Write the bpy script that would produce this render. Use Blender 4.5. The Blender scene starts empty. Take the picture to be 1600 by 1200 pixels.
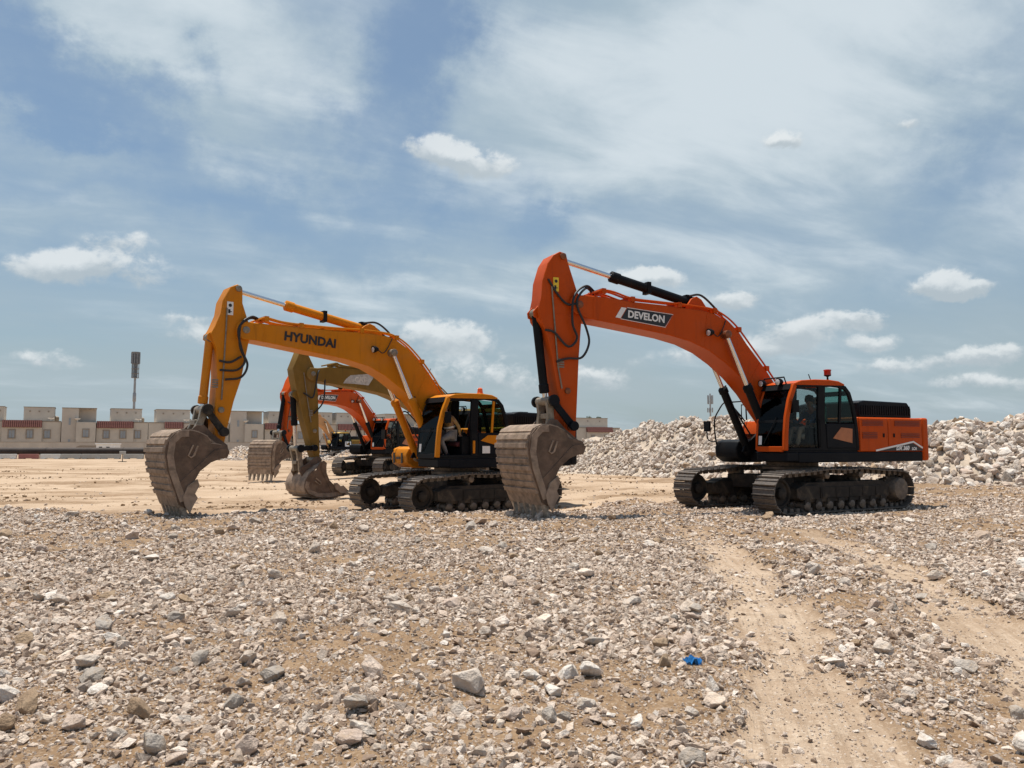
import bpy, bmesh, math, random
import numpy as np
from mathutils import Vector, Matrix

random.seed(7)
RNG = np.random.default_rng(11)
S = bpy.context.scene
COL = S.collection
R = math.radians

# ------------------------------------------------------------------ camera
cam = bpy.data.cameras.new('camera')
cam.sensor_width = 36.0
cam.lens = 36.0 * 1225 / 1600
cam.clip_start = 0.1
cam.clip_end = 9000
camo = bpy.data.objects.new('camera', cam)
COL.objects.link(camo)
camo.location = (0, 0, 1.67)
camo.rotation_euler = (R(90) + math.atan(93 / 1225), 0, 0)
S.camera = camo

# ------------------------------------------------------------------ light
SUN_EL, SUN_AZ = 78.0, -42.0          # azimuth from +Y, clockwise positive
sun = bpy.data.lights.new('sun', 'SUN')
sun.energy = 5.0
sun.angle = R(0.5)
sun.color = (1.0, 0.94, 0.85)
suno = bpy.data.objects.new('sun', sun)
COL.objects.link(suno)
sd = Vector((math.sin(R(SUN_AZ)) * math.cos(R(SUN_EL)), math.cos(R(SUN_AZ)) * math.cos(R(SUN_EL)), math.sin(R(SUN_EL))))
suno.rotation_euler = sd.to_track_quat('Z', 'Y').to_euler()
suno.location = (0, 0, 60)
S.view_settings.view_transform = 'Standard'
S.view_settings.look = 'None'
S.view_settings.gamma = 1
S.view_settings.use_curve_mapping = False
S.view_settings.exposure = 0.18
SKY_STRENGTH = 0.085


# ------------------------------------------------------------------ node helpers
class NT:
    def __init__(s, tree):
        s.t = tree
        s.n = tree.nodes
        s.l = tree.links

    def node(s, typ, **kw):
        n = s.n.new(typ)
        for k, v in kw.items():
            setattr(n, k, v)
        return n

    def put(s, sock, v):
        if hasattr(v, 'is_output'):
            s.l.new(v, sock)
        elif v is not None:
            sock.default_value = v

    def m(s, op, a, b=None, c=None, clamp=False):
        n = s.node('ShaderNodeMath', operation=op, use_clamp=clamp)
        s.put(n.inputs[0], a)
        if b is not None: s.put(n.inputs[1], b)
        if c is not None: s.put(n.inputs[2], c)
        return n.outputs[0]

    def smooth(s, v, a, b, lo=0.0, hi=1.0):
        n = s.node('ShaderNodeMapRange', interpolation_type='SMOOTHSTEP')
        s.put(n.inputs['Value'], v)
        n.inputs['From Min'].default_value = a
        n.inputs['From Max'].default_value = b
        n.inputs['To Min'].default_value = lo
        n.inputs['To Max'].default_value = hi
        return n.outputs[0]

    def mix(s, f, a, b, blend='MIX'):
        n = s.node('ShaderNodeMix', data_type='RGBA', blend_type=blend)
        s.put(n.inputs[0], f)
        for i, v in ((6, a), (7, b)):
            if isinstance(v, tuple) and len(v) == 3: v = v + (1,)
            s.put(n.inputs[i], v)
        return n.outputs[2]

    def noise(s, vec, scale, detail=4, rough=0.55, dist=0.0, out='Fac', dim='3D'):
        n = s.node('ShaderNodeTexNoise', noise_dimensions=dim)
        if vec is not None: s.put(n.inputs['Vector'], vec)
        n.inputs['Scale'].default_value = scale
        n.inputs['Detail'].default_value = detail
        n.inputs['Roughness'].default_value = rough
        n.inputs['Distortion'].default_value = dist
        return n.outputs[out]

    def xyz(s, x, y, z):
        n = s.node('ShaderNodeCombineXYZ')
        s.put(n.inputs[0], x); s.put(n.inputs[1], y); s.put(n.inputs[2], z)
        return n.outputs[0]

    def ramp(s, f, stops):
        n = s.node('ShaderNodeValToRGB')
        s.put(n.inputs[0], f)
        e = n.color_ramp.elements
        while len(e) < len(stops): e.new(0.5)
        for el, (p, c) in zip(e, stops):
            el.position = p
            el.color = tuple(c) + (1,)
        return n.outputs[0]


# ------------------------------------------------------------------ world: sky with its clouds
def make_world():
    w = bpy.data.worlds.new('World')
    S.world = w
    w.use_nodes = True
    t = NT(w.node_tree)
    t.n.clear()
    out = t.node('ShaderNodeOutputWorld')
    bg = t.node('ShaderNodeBackground')
    bg.inputs['Strength'].default_value = SKY_STRENGTH
    sky = t.node('ShaderNodeTexSky', sky_type='NISHITA')
    sky.sun_disc = False
    sky.sun_elevation = R(SUN_EL)
    sky.sun_rotation = R(SUN_AZ)
    sky.altitude = 0
    sky.air_density = 1.0
    sky.dust_density = 1.6
    sky.ozone_density = 1.6
    tc = t.node('ShaderNodeTexCoord')
    sep = t.node('ShaderNodeSeparateXYZ')
    t.l.new(tc.outputs['Generated'], sep.inputs[0])
    x, y, z = sep.outputs
    # tangent coordinates round the compass: azimuth and height over the horizon
    az = t.m('ARCTAN2', x, y)
    el = t.m('ARCSINE', z)
    # high sheet clouds on a flat layer
    zz = t.m('ADD', t.m('MAXIMUM', z, 0.0), 0.16)
    px, py = t.m('DIVIDE', x, zz), t.m('DIVIDE', y, zz)
    ca, sa = math.cos(R(28)), math.sin(R(28))
    qx = t.m('ADD', t.m('MULTIPLY', px, ca), t.m('MULTIPLY', py, sa))
    qy = t.m('SUBTRACT', t.m('MULTIPLY', py, ca), t.m('MULTIPLY', px, sa))
    v1 = t.xyz(t.m('MULTIPLY', qx, 0.55), t.m('MULTIPLY', qy, 1.15), 3.7)
    n1 = t.noise(v1, 0.85, 8, 0.54, 0.4)
    n2 = t.noise(t.xyz(t.m('MULTIPLY', qx, 1.0), t.m('MULTIPLY', qy, 2.0), 9.1), 2.0, 6, 0.56, 0.35)

    def warp(amp, sc, det, seed):
        n = t.noise(t.xyz(t.m('MULTIPLY', az, sc), t.m('MULTIPLY', el, sc * 1.3), seed), 1.0, det, 0.62, 0.0, 'Color')
        sp = t.node('ShaderNodeSeparateColor'); t.l.new(n, sp.inputs[0])
        return (t.m('ADD', az, t.m('MULTIPLY', t.m('SUBTRACT', sp.outputs[0], 0.5), amp)), t.m('ADD', el, t.m('MULTIPLY', t.m('SUBTRACT', sp.outputs[1], 0.5), amp * 0.7)))

    def blob(px0, py0, rx, ry, amp, rot=0.0, co=None):
        az, el = co
        u0 = math.atan((px0 - 800) / 1225); e0 = math.atan((693 - py0) / 1225)
        du = t.m('SUBTRACT', az, u0); de = t.m('SUBTRACT', el, e0)
        c, s_ = math.cos(R(rot)), math.sin(R(rot))
        a = t.m('MULTIPLY_ADD', du, c, t.m('MULTIPLY', de, s_))
        b = t.m('MULTIPLY_ADD', du, -s_, t.m('MULTIPLY', de, c))
        a = t.m('MULTIPLY', a, 1225 / rx); b = t.m('MULTIPLY', b, 1225 / ry)
        d = t.m('ADD', t.m('MULTIPLY', a, a), t.m('MULTIPLY', b, b))
        return t.m('MULTIPLY', t.m('EXPONENT', t.m('MULTIPLY', d, -1.0)), amp), b

    tot = None
    cs = warp(0.42, 4.2, 7, 2.2)
    for a in SHEETS:
        g, _ = blob(*a, co=cs)
        tot = g if tot is None else t.m('ADD', tot, g)
    dens = t.m('ADD', t.m('MULTIPLY', t.m('SUBTRACT', n1, 0.5), 1.15), t.m('MULTIPLY', t.m('SUBTRACT', n2, 0.5), 0.42))
    dens = t.m('ADD', dens, tot)
    sheet = t.smooth(dens, -0.16, 0.58)
    # haze of thin cloud near the horizon
    low = t.smooth(el, 0.33, 0.02)
    nl = t.noise(t.xyz(t.m('MULTIPLY', az, 3.0), t.m('MULTIPLY', el, 9.0), 0.3), 1.3, 6, 0.6, 0.4)
    low = t.m('MULTIPLY', low, t.smooth(nl, 0.25, 0.7, 0.5, 0.95))
    col = t.mix(1.0, sky.outputs[0], (0.84, 1.0, 1.06), 'MULTIPLY')
    col = t.mix(0.20, col, VEIL)
    col = t.mix(low, col, HAZE_COL)
    col = t.mix(t.m('MULTIPLY', sheet, 0.9), col, t.mix(t.smooth(t.m('ADD', t.m('MULTIPLY', dens, 0.55), t.m('MULTIPLY', t.m('SUBTRACT', n2, 0.5), 1.3)), -0.05, 0.6), CIRRUS_A, CIRRUS_B))
    # cumulus
    vv = t.xyz(az, t.m('MULTIPLY', el, 1.35), 0.0)
    nc = t.noise(vv, 16, 8, 0.6, 0.25)
    nf = t.noise(vv, 46, 5, 0.6, 0.3)
    best = None; lit = None
    cc = warp(0.06, 13.0, 7, 6.1)
    for a in CUMULUS:
        g, b = blob(*a, co=cc)
        best = g if best is None else t.m('ADD', best, g)
        h = t.m('MULTIPLY', g, b)
        lit = h if lit is None else t.m('ADD', lit, h)
    nmix = t.m('ADD', t.m('MULTIPLY', t.m('SUBTRACT', nc, 0.5), 1.7), t.m('MULTIPLY', t.m('SUBTRACT', nf, 0.5), 0.9))
    cd = t.m('ADD', best, t.m('MULTIPLY', nmix, t.smooth(best, 0.02, 0.5)))
    cover = t.smooth(cd, 0.2, 0.66)
    shade = t.smooth(t.m('ADD', t.m('ADD', lit, t.m('MULTIPLY', nmix, 0.35)), t.m('MULTIPLY', cd, 0.12)), -0.22, 0.4)
    col = t.mix(t.m('MULTIPLY', cover, 0.8), col, t.mix(shade, CUM_DARK, CUM_LIT))
    t.l.new(col, bg.inputs['Color'])
    t.l.new(bg.outputs[0], out.inputs['Surface'])


# sheets and heaps of cloud: compass bearing / height given in units of the photograph's horizon, half sizes, weight, tilt
SHEETS = [(1150, 90, 470, 230, 0.62, -6), (1000, 180, 330, 130, 0.25, 12), (270, 70, 400, 130, 0.46, -28), (380, 190, 170, 60, 0.22, -48), (60, 20, 200, 60, 0.2, -10),
          (1250, 400, 480, 75, 0.26, 4), (60, 345, 320, 75, 0.46, -6), (560, 440, 300, 40, 0.2, 2), (120, 250, 200, 30, 0.16, -8), (640, 420, 260, 40, 0.12, 8), (640, 90, 70, 190, -0.42, -20), (110, 165, 240, 45, -0.34, -14),
          (420, 330, 260, 60, -0.36, -6), (1550, 260, 160, 70, -0.3, 40), (840, 320, 70, 40, -0.3, 0), (1560, 30, 120, 60, -0.15, 40), (40, 240, 180, 30, 0.12, -5)]
CUMULUS = [(715, 240, 80, 26, 1.1, -8), (125, 450, 115, 24, 0.8, 3), (175, 408, 45, 18, 0.55, 0), (1005, 440, 60, 17, 1.0, -5), (1140, 480, 48, 16, 0.8, 0),
           (1240, 532, 50, 25, 0.95, 0), (1340, 515, 42, 15, 0.8, 0), (1365, 550, 36, 12, 0.65, 0), (1395, 584, 52, 13, 0.7, 0), (1545, 576, 55, 13, 0.85, 0),
           (1470, 476, 40, 18, 0.95, 0), (1520, 488, 40, 10, 0.6, 0), (690, 526, 90, 30, 0.8, 0), (1238, 240, 26, 14, 1.0, 0), (760, 590, 170, 36, 0.5, 0), (330, 540, 80, 18, 0.5, 0), (60, 585, 90, 14, 0.45, 0), (1180, 560, 60, 14, 0.5, 0),
           (1545, 610, 80, 12, 0.5, 0), (1440, 238, 40, 12, 0.45, 0), (300, 512, 60, 14, 0.45, 0), (930, 590, 70, 18, 0.4, 0), (1080, 560, 90, 18, 0.4, 0)]
VEIL = (4.3, 5.3, 5.9)
HAZE_COL = (4.25, 5.1, 5.55)
CIRRUS_A, CIRRUS_B = (4.4, 5.5, 6.25), (7.1, 7.9, 8.35)
CUM_DARK, CUM_LIT = (4.9, 5.6, 6.05), (8.4, 8.8, 8.9)
make_world()

# ------------------------------------------------------------------ materials
MATS = {}


def principled(name, rough=0.5, metal=0.0, spec=0.5):
    m = bpy.data.materials.new(name)
    m.use_nodes = True
    t = NT(m.node_tree)
    p = t.n['Principled BSDF']
    p.inputs['Roughness'].default_value = rough
    p.inputs['Metallic'].default_value = metal
    p.inputs['Specular IOR Level'].default_value = spec
    return m, t, p


def plain(name, col, rough=0.5, metal=0.0, var=0.12, scale=6.0, bump=0.0, spec=0.5, coat=0.0, dust=0.0, streak=0.0):
    """Paint, rubber, plaster, steel: a base colour with worn, uneven tone."""
    if name in MATS: return MATS[name]
    m, t, p = principled(name, rough, metal, spec)
    tc = t.node('ShaderNodeTexCoord')
    o = tc.outputs['Object']
    n = t.noise(o, scale, 6, 0.6, 0.3)
    f = t.smooth(n, 0.3, 0.7)
    a = tuple(c * (1 - var) for c in col); b = tuple(min(1, c * (1 + var)) for c in col)
    c = t.mix(f, a, b)
    if dust:
        n2 = t.noise(o, scale * 0.55, 8, 0.68, 0.6)
        f2 = t.m('MULTIPLY', t.smooth(n2, 0.48, 0.72), dust)
        c = t.mix(f2, c, (0.36, 0.27, 0.18))
        t.put(p.inputs['Roughness'], t.m('ADD', t.m('MULTIPLY', f2, 0.4), rough, clamp=True))
    if streak:
        mp = t.node('ShaderNodeMapping'); mp.inputs['Scale'].default_value = (5.0, 5.0, 0.55)
        t.l.new(o, mp.inputs[0])
        n3 = t.noise(mp.outputs[0], 1.6, 7, 0.65, 0.5)
        c = t.mix(t.m('MULTIPLY', t.smooth(n3, 0.52, 0.75), streak), c, tuple(q * 0.35 + 0.01 for q in col))
        n4 = t.noise(o, 9.0, 9, 0.75, 1.2)
        c = t.mix(t.m('MULTIPLY', t.smooth(n4, 0.63, 0.70), streak * 1.4), c, (0.16, 0.10, 0.06))
    t.l.new(c, p.inputs['Base Color'])
    if coat:
        p.inputs['Coat Weight'].default_value = coat
        p.inputs['Coat Roughness'].default_value = 0.15
    if bump:
        b_ = t.node('ShaderNodeBump')
        b_.inputs['Strength'].default_value = bump
        b_.inputs['Distance'].default_value = 0.02
        t.l.new(t.noise(o, scale * 5, 5, 0.6), b_.inputs['Height'])
        t.l.new(b_.outputs[0], p.inputs['Normal'])
    MATS[name] = m
    return m


def glass(name, tint, gloss=0.08):
    if name in MATS: return MATS[name]
    m = bpy.data.materials.new(name)
    m.use_nodes = True
    t = NT(m.node_tree)
    t.n.clear()
    out = t.node('ShaderNodeOutputMaterial')
    tr = t.node('ShaderNodeBsdfTransparent'); tr.inputs[0].default_value = tint + (1,)
    gl = t.node('ShaderNodeBsdfGlossy'); gl.inputs['Roughness'].default_value = 0.04
    fr = t.node('ShaderNodeLayerWeight')
    mx = t.node('ShaderNodeMixShader')
    t.l.new(t.m('MULTIPLY_ADD', t.m('POWER', fr.outputs['Facing'], 4.0), 0.4, gloss * 0.4), mx.inputs[0])
    t.l.new(tr.outputs[0], mx.inputs[1]); t.l.new(gl.outputs[0], mx.inputs[2])
    t.l.new(mx.outputs[0], out.inputs[0])
    MATS[name] = m
    return m


def stone(name, stops, scale=9.0, dirt=(0.40, 0.29, 0.19)):
    if name in MATS: return MATS[name]
    m, t, p = principled(name, 0.9, 0, 0.25)
    oi = t.node('ShaderNodeObjectInfo')
    tc = t.node('ShaderNodeTexCoord')
    base = t.ramp(oi.outputs['Random'], stops)
    v = t.node('ShaderNodeVectorMath', operation='ADD')
    t.l.new(tc.outputs['Object'], v.inputs[0])
    t.l.new(t.xyz(t.m('MULTIPLY', oi.outputs['Random'], 37.0), t.m('MULTIPLY', oi.outputs['Random'], 91.0), 0.0), v.inputs[1])
    n = t.noise(v.outputs[0], 2.2, 7, 0.65, 0.7)
    c = t.mix(t.smooth(n, 0.35, 0.7), t.mix(1.0, base, (0.86, 0.82, 0.78), 'MULTIPLY'), base)
    n2 = t.noise(v.outputs[0], 1.3, 5, 0.6, 0.2)
    c = t.mix(t.m('MULTIPLY', t.smooth(n2, 0.5, 0.68), 0.5), c, dirt)
    t.l.new(c, p.inputs['Base Color'])
    b_ = t.node('ShaderNodeBump')
    b_.inputs['Strength'].default_value = 0.55
    b_.inputs['Distance'].default_value = 0.08
    t.l.new(t.noise(v.outputs[0], 5.0, 6, 0.62), b_.inputs['Height'])
    t.l.new(b_.outputs[0], p.inputs['Normal'])
    MATS[name] = m
    return m


PALE = [(0.0, (0.27, 0.19, 0.14)), (0.14, (0.42, 0.32, 0.25)), (0.34, (0.70, 0.575, 0.475)), (0.58, (0.80, 0.69, 0.585)), (0.70, (0.38, 0.315, 0.265)), (0.82, (0.68, 0.555, 0.46)), (1.0, (0.88, 0.80, 0.72))]  # stone tones, spread wider to imitate contrast of sunlit tops and shaded sides
M_STONE = stone('pale_limestone', PALE)
M_PILE = stone('quarried_limestone', [(0.0, (0.42, 0.345, 0.28)), (0.2, (0.57, 0.48, 0.41)), (0.55, (0.66, 0.585, 0.51)), (0.8, (0.55, 0.50, 0.45)), (1.0, (0.74, 0.68, 0.62))])


# ------------------------------------------------------------------ mesh helpers
class MB:
    def __init__(s):
        s.v, s.f = [], []

    def add(s, vs, fs):
        k = len(s.v)
        s.v += [tuple(p) for p in vs]
        s.f += [tuple(i + k for i in f) for f in fs]
        return s

    def box(s, x0, x1, y0, y1, z0, z1):
        x0, x1 = min(x0, x1), max(x0, x1); y0, y1 = min(y0, y1), max(y0, y1); z0, z1 = min(z0, z1), max(z0, z1)
        vs = [(x, y, z) for x in (x0, x1) for y in (y0, y1) for z in (z0, z1)]
        return s.add(vs, [(0, 1, 3, 2), (4, 6, 7, 5), (0, 4, 5, 1), (2, 3, 7, 6), (0, 2, 6, 4), (1, 5, 7, 3)])

    def prism(s, poly, y0, y1):
        """XZ polygon pushed along Y."""
        ar = sum(poly[i][0] * poly[(i + 1) % len(poly)][1] - poly[(i + 1) % len(poly)][0] * poly[i][1] for i in range(len(poly)))
        if ar < 0: poly = poly[::-1]
        n = len(poly)
        y0, y1 = min(y0, y1), max(y0, y1)
        vs = [(x, y0, z) for x, z in poly] + [(x, y1, z) for x, z in poly]
        fs = [tuple(range(n)), tuple(range(2 * n - 1, n - 1, -1))]
        fs += [(i, i + n, (i + 1) % n + n, (i + 1) % n) for i in range(n)]
        return s.add(vs, fs)

    def plan(s, poly, z0, z1):
        """XY polygon pushed along Z."""
        ar = sum(poly[i][0] * poly[(i + 1) % len(poly)][1] - poly[(i + 1) % len(poly)][0] * poly[i][1] for i in range(len(poly)))
        if ar < 0: poly = poly[::-1]
        n = len(poly)
        vs = [(x, y, z0) for x, y in poly] + [(x, y, z1) for x, y in poly]
        fs = [tuple(range(n - 1, -1, -1)), tuple(range(n, 2 * n))]
        fs += [(i, (i + 1) % n, (i + 1) % n + n, i + n) for i in range(n)]
        return s.add(vs, fs)

    def strip(s, line, w, y0, y1, closed=False):
        """A flat bar of width w following a polyline in XZ."""
        n = len(line)
        L, Rr = [], []
        for i in range(n):
            a = line[(i - 1) % n] if (closed or i > 0) else line[i]
            b = line[(i + 1) % n] if (closed or i < n - 1) else line[i]
            dx, dz = b[0] - a[0], b[1] - a[1]
            d = math.hypot(dx, dz) or 1
            ww = w[i] if isinstance(w, (list, tuple)) else w
            nx, nz = -dz / d * ww / 2, dx / d * ww / 2
            L.append((line[i][0] + nx, line[i][1] + nz)); Rr.append((line[i][0] - nx, line[i][1] - nz))
        y0, y1 = min(y0, y1), max(y0, y1)
        vs = []
        for i in range(n):
            vs += [(L[i][0], y0, L[i][1]), (Rr[i][0], y0, Rr[i][1]), (Rr[i][0], y1, Rr[i][1]), (L[i][0], y1, L[i][1])]
        fs = []
        m = n if closed else n - 1
        for i in range(m):
            a, b = 4 * i, 4 * ((i + 1) % n)
            for j in range(4):
                fs.append((a + j, a + (j + 1) % 4, b + (j + 1) % 4, b + j))
        if not closed:
            fs += [(3, 2, 1, 0), (4 * n - 4, 4 * n - 3, 4 * n - 2, 4 * n - 1)]
        return s.add(vs, fs)

    def tube(s, path, r, n=10, cap=True):
        path = [Vector(p) for p in path]
        rs = r if isinstance(r, (list, tuple)) else [r] * len(path)
        up = Vector((0, 0, 1))
        k = len(s.v)
        prev = None
        for i, p in enumerate(path):
            d = (path[min(i + 1, len(path) - 1)] - path[max(i - 1, 0)])
            d = d.normalized() if d.length > 1e-9 else Vector((0, 0, 1))
            if prev is None:
                u = d.cross(up) if abs(d.z) < 0.95 else d.cross(Vector((1, 0, 0)))
            else:
                u = prev - d * prev.dot(d)
            u.normalize(); prev = u
            w = d.cross(u)
            for j in range(n):
                a = 2 * math.pi * j / n
                s.v.append(tuple(p + u * (math.cos(a) * rs[i]) + w * (math.sin(a) * rs[i])))
        for i in range(len(path) - 1):
            for j in range(n):
                a = k + i * n + j; b = k + i * n + (j + 1) % n
                s.f.append((a, b, b + n, a + n))
        if cap:
            s.f.append(tuple(k + j for j in range(n - 1, -1, -1)))
            e = k + (len(path) - 1) * n
            s.f.append(tuple(e + j for j in range(n)))
        return s

    def cyl(s, a, b, r, n=16):
        return s.tube([a, b], r, n)

    def lathe(s, prof, center, axis='Y', n=20):
        """prof: list of (radius, along)."""
        k = len(s.v)
        cx, cy, cz = center
        for r, h in prof:
            for j in range(n):
                a = 2 * math.pi * j / n
                c, d = math.cos(a) * r, math.sin(a) * r
                s.v.append((cx + c, cy + h, cz + d) if axis == 'Y' else (cx + c, cy + d, cz + h))
        for i in range(len(prof) - 1):
            for j in range(n):
                a = k + i * n + j; b = k + i * n + (j + 1) % n
                s.f.append((a, b, b + n, a + n))
        s.f.append(tuple(k + j for j in range(n - 1, -1, -1)))
        e = k + (len(prof) - 1) * n
        s.f.append(tuple(e + j for j in range(n)))
        return s

    def mesh(s, name, mat=None, angle=38):
        me = bpy.data.meshes.new(name)
        me.from_pydata(s.v, [], s.f)
        bm = bmesh.new(); bm.from_mesh(me)
        bmesh.ops.recalc_face_normals(bm, faces=bm.faces)
        bm.to_mesh(me); bm.free()
        for m in (mat if isinstance(mat, (list, tuple)) else [mat]):
            if m: me.materials.append(m)
        me.polygons.foreach_set('use_smooth', [True] * len(me.polygons))
        me.set_sharp_from_angle(angle=R(angle))
        return me


def link(name, me, parent=None, loc=None, rotz=None):
    o = bpy.data.objects.new(name, me)
    COL.objects.link(o)
    if parent is not None: o.parent = parent
    if loc is not None: o.location = loc
    if rotz is not None: o.rotation_euler = (0, 0, rotz)
    return o


def mk(name, mb, mat, parent=None, bevel=0.0, angle=38):
    o = link(name, mb.mesh(name, mat, angle), parent)
    if bevel:
        b = o.modifiers.new('bevel', 'BEVEL')
        b.width = bevel; b.segments = 2; b.limit_method = 'ANGLE'; b.angle_limit = R(40)
    return o


def tag(o, label=None, cat=None, group=None, kind=None):
    if label: o['label'] = label
    if cat: o['category'] = cat
    if group: o['group'] = group
    if kind: o['kind'] = kind
    return o


def thing(name, label, cat, loc=(0, 0, 0), rotz=0.0, group=None):
    o = bpy.data.objects.new(name, None)
    COL.objects.link(o)
    o.location = loc; o.rotation_euler = (0, 0, rotz); o.empty_display_size = 0.3
    return tag(o, label, cat, group)


def spline(pts, n=8):
    """Catmull-Rom through points."""
    pts = [Vector(p) for p in pts]
    P = [pts[0] * 2 - pts[1]] + pts + [pts[-1] * 2 - pts[-2]]
    out = []
    for i in range(1, len(P) - 2):
        for k in range(n):
            u = k / n
            a, b, c, d = P[i - 1], P[i], P[i + 1], P[i + 2]
            out.append(0.5 * ((2 * b) + (c - a) * u + (2 * a - 5 * b + 4 * c - d) * u * u + (3 * b - a - 3 * c + d) * u ** 3))
    out.append(pts[-1])
    return out


def text(name, body, size, mat, parent, origin, xdir, bold=0.0, shear=0.0, spacing=1.0, stretch=1.0, depth=0.004, normal=(0, 1, 0)):
    cu = bpy.data.curves.new(name, 'FONT')
    cu.body = body; cu.size = size; cu.extrude = depth; cu.offset = bold; cu.shear = shear
    cu.space_character = spacing
    cu.align_x = 'CENTER'; cu.align_y = 'CENTER'
    cu.resolution_u = 3
    cu.materials.append(mat)
    o = bpy.data.objects.new(name, cu)
    COL.objects.link(o)
    o.parent = parent
    xv = Vector(xdir).normalized(); nv = Vector(normal); yv = nv.cross(xv)
    M = Matrix((xv, yv, nv)).transposed().to_4x4()
    o.matrix_basis = Matrix.Translation(Vector(origin)) @ M @ Matrix.Diagonal((stretch, 1, 1, 1))
    return o


# ------------------------------------------------------------------ terrain
_w = []
for wl, amp, n in ((7.0, 0.035, 6), (2.6, 0.022, 8), (1.1, 0.013, 10), (0.45, 0.008, 12)):
    for i in range(n):
        a = random.uniform(0, math.pi); k = 2 * math.pi / (wl * random.uniform(0.75, 1.3))
        _w.append((k * math.cos(a), k * math.sin(a), random.uniform(0, 6.28), amp / math.sqrt(n) * 1.3))


def waves(x, y, lo=0):
    h = 0
    for kx, ky, ph, am in _w[lo:]:
        h = h + am * np.sin(kx * x + ky * y + ph)
    return h


def sstep(v, a, b):
    u = np.clip((v - a) / (b - a), 0, 1)
    return u * u * (3 - 2 * u)


RUT_A = ([3.0, 4.03, 6.66, 9.88, 13.0, 15.5, 18.0], [1.35, 1.62, 2.28, 2.95, 3.3, 3.4, 3.2])
RUT_B = ([3.0, 4.0, 5.57, 8.63, 11.56, 13.9, 16.5], [2.9, 3.2, 3.78, 4.62, 5.25, 5.5, 5.3])


def rut(x, y):
    """1 in the two wheel tracks, 0 outside."""
    da = np.abs(x - np.interp(y, *RUT_A)); db = np.abs(x - np.interp(y, *RUT_B))
    wob = 0.10 * np.sin(y * 2.3) + 0.07 * np.sin(y * 5.1 + 1) + 0.05 * np.sin(x * 9 + y * 7)
    fade = 1 - sstep(y, 12.5, 16.5)
    a = 1 - sstep(da + wob, 0.24, 0.52); b = 1 - sstep(db + wob, 0.22, 0.48)
    return np.maximum(a, b * 0.95) * fade


def bed(x, y):
    """1 on the stony bed near the camera, 0 on the open sand."""
    edge = 18.7 + 0.35 * np.sin(x * 0.9) + 0.25 * np.sin(x * 2.3 + 1) + 0.15 * np.sin(x * 5.7) + np.clip(x - 0.5, 0, 3) * 1.3 + np.clip(x - 4, 0, 10) * 1.25
    return 1 - sstep(y, edge - 0.35, edge + 0.35)


def across(x, y):
    da = x - np.interp(y, *RUT_A); db = x - np.interp(y, *RUT_B)
    return np.where(np.abs(da) < np.abs(db), da, db + 3.0)


def ground_z(x, y):
    x = np.asarray(x, float); y = np.asarray(y, float)
    b = bed(x, y); r = rut(x, y)
    far = sstep(y, 26, 60)
    near = 1 - sstep(y, 40, 90)
    left = 1 - sstep(x, -9, 0)
    h = b * (0.03 + 0.07 * left * sstep(y, 14, 18)) + (1 - b) * (-0.2 + 0.14 * sstep(x, 1.5, 5) * (1 - far))
    h = h + waves(x, y) * near * (0.9 - 0.55 * r) * (0.55 + 0.45 * b)
    h = h - 0.055 * r + 0.03 * np.exp(-((r - 0.35) / 0.2) ** 2) * (r > 0.02)
    # rough scraped ridges on the sand
    h = h + (1 - b) * near * sstep(y, 24, 30) * (0.05 * np.sin(y * 1.3 + 0.35 * x) * np.sin(x * 0.31 + 1.2) + 0.04 * np.sin(y * 2.9 - 0.6 * x + 2))
    h = h + (1 - b) * near * (0.045 * np.sin(y * 4.1 + 0.9 * np.sin(x * 0.7) + 0.2 * x) * np.sin(x * 0.83 + 0.31 * y) + 0.03 * np.sin(y * 7.3 - 0.4 * x) * np.sin(x * 1.9 + 1.0)) * sstep(np.sin(x * 0.35 + 1) + np.sin(y * 0.53) + np.sin(0.21 * x - 0.37 * y + 2), -0.6, 1.0)
    # machines stand level
    for mx, my, mz, rad in ((7.4, 20.83, -0.02, 3.4), (-1.61, 23.0, -0.22, 3.6), (-1.5, 31.9, -0.2, 3.4)):
        w = 1 - sstep(np.hypot(x - mx, y - my), rad * 0.85, rad * 1.15)
        w = w * (1 - b * (my > 22))
        h = h * (1 - w) + mz * w
    return h


def axis(core0, core1, step, lo, hi, g):
    a = list(np.arange(core0, core1 + 1e-6, step))
    s_, p = step, a[-1]
    while p < hi:
        s_ *= g; p += s_; a.append(p)
    s_, p, b = step, a[0], []
    while p > lo:
        s_ *= g; p -= s_; b.append(p)
    return np.array(b[::-1] + a)


M_GROUND, tg, pg = principled('desert_ground', 0.95, 0, 0.15)
_geo = tg.node('ShaderNodeNewGeometry')
_pos = _geo.outputs['Position']
_ab = tg.node('ShaderNodeAttribute', attribute_name='bed').outputs['Fac']
_ar = tg.node('ShaderNodeAttribute', attribute_name='rut').outputs['Fac']
_n1 = tg.noise(_pos, 0.6, 7, 0.6, 0.5)
_n2 = tg.noise(_pos, 4.5, 8, 0.65, 0.4)
_n3 = tg.noise(_pos, 38, 5, 0.6, 0.2)
_st = tg.node('ShaderNodeMapping'); _st.inputs['Scale'].default_value = (0.14, 0.34, 1)
tg.l.new(_pos, _st.inputs[0])
_n4 = tg.noise(_st.outputs[0], 1.0, 8, 0.62, 0.8)
_soil = tg.mix(tg.smooth(_n2, 0.32, 0.68), (0.175, 0.108, 0.06), (0.31, 0.208, 0.125))
_soil = tg.mix(tg.m('MULTIPLY', tg.smooth(_n3, 0.50, 0.66), 0.6), _soil, (0.46, 0.35, 0.25))
_sand = tg.mix(tg.smooth(_n4, 0.38, 0.58), (0.26, 0.172, 0.105), (0.48, 0.36, 0.255))
_sand = tg.mix(tg.m('MULTIPLY', tg.smooth(_n2, 0.45, 0.7), 0.3), _sand, (0.52, 0.40, 0.28))
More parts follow.
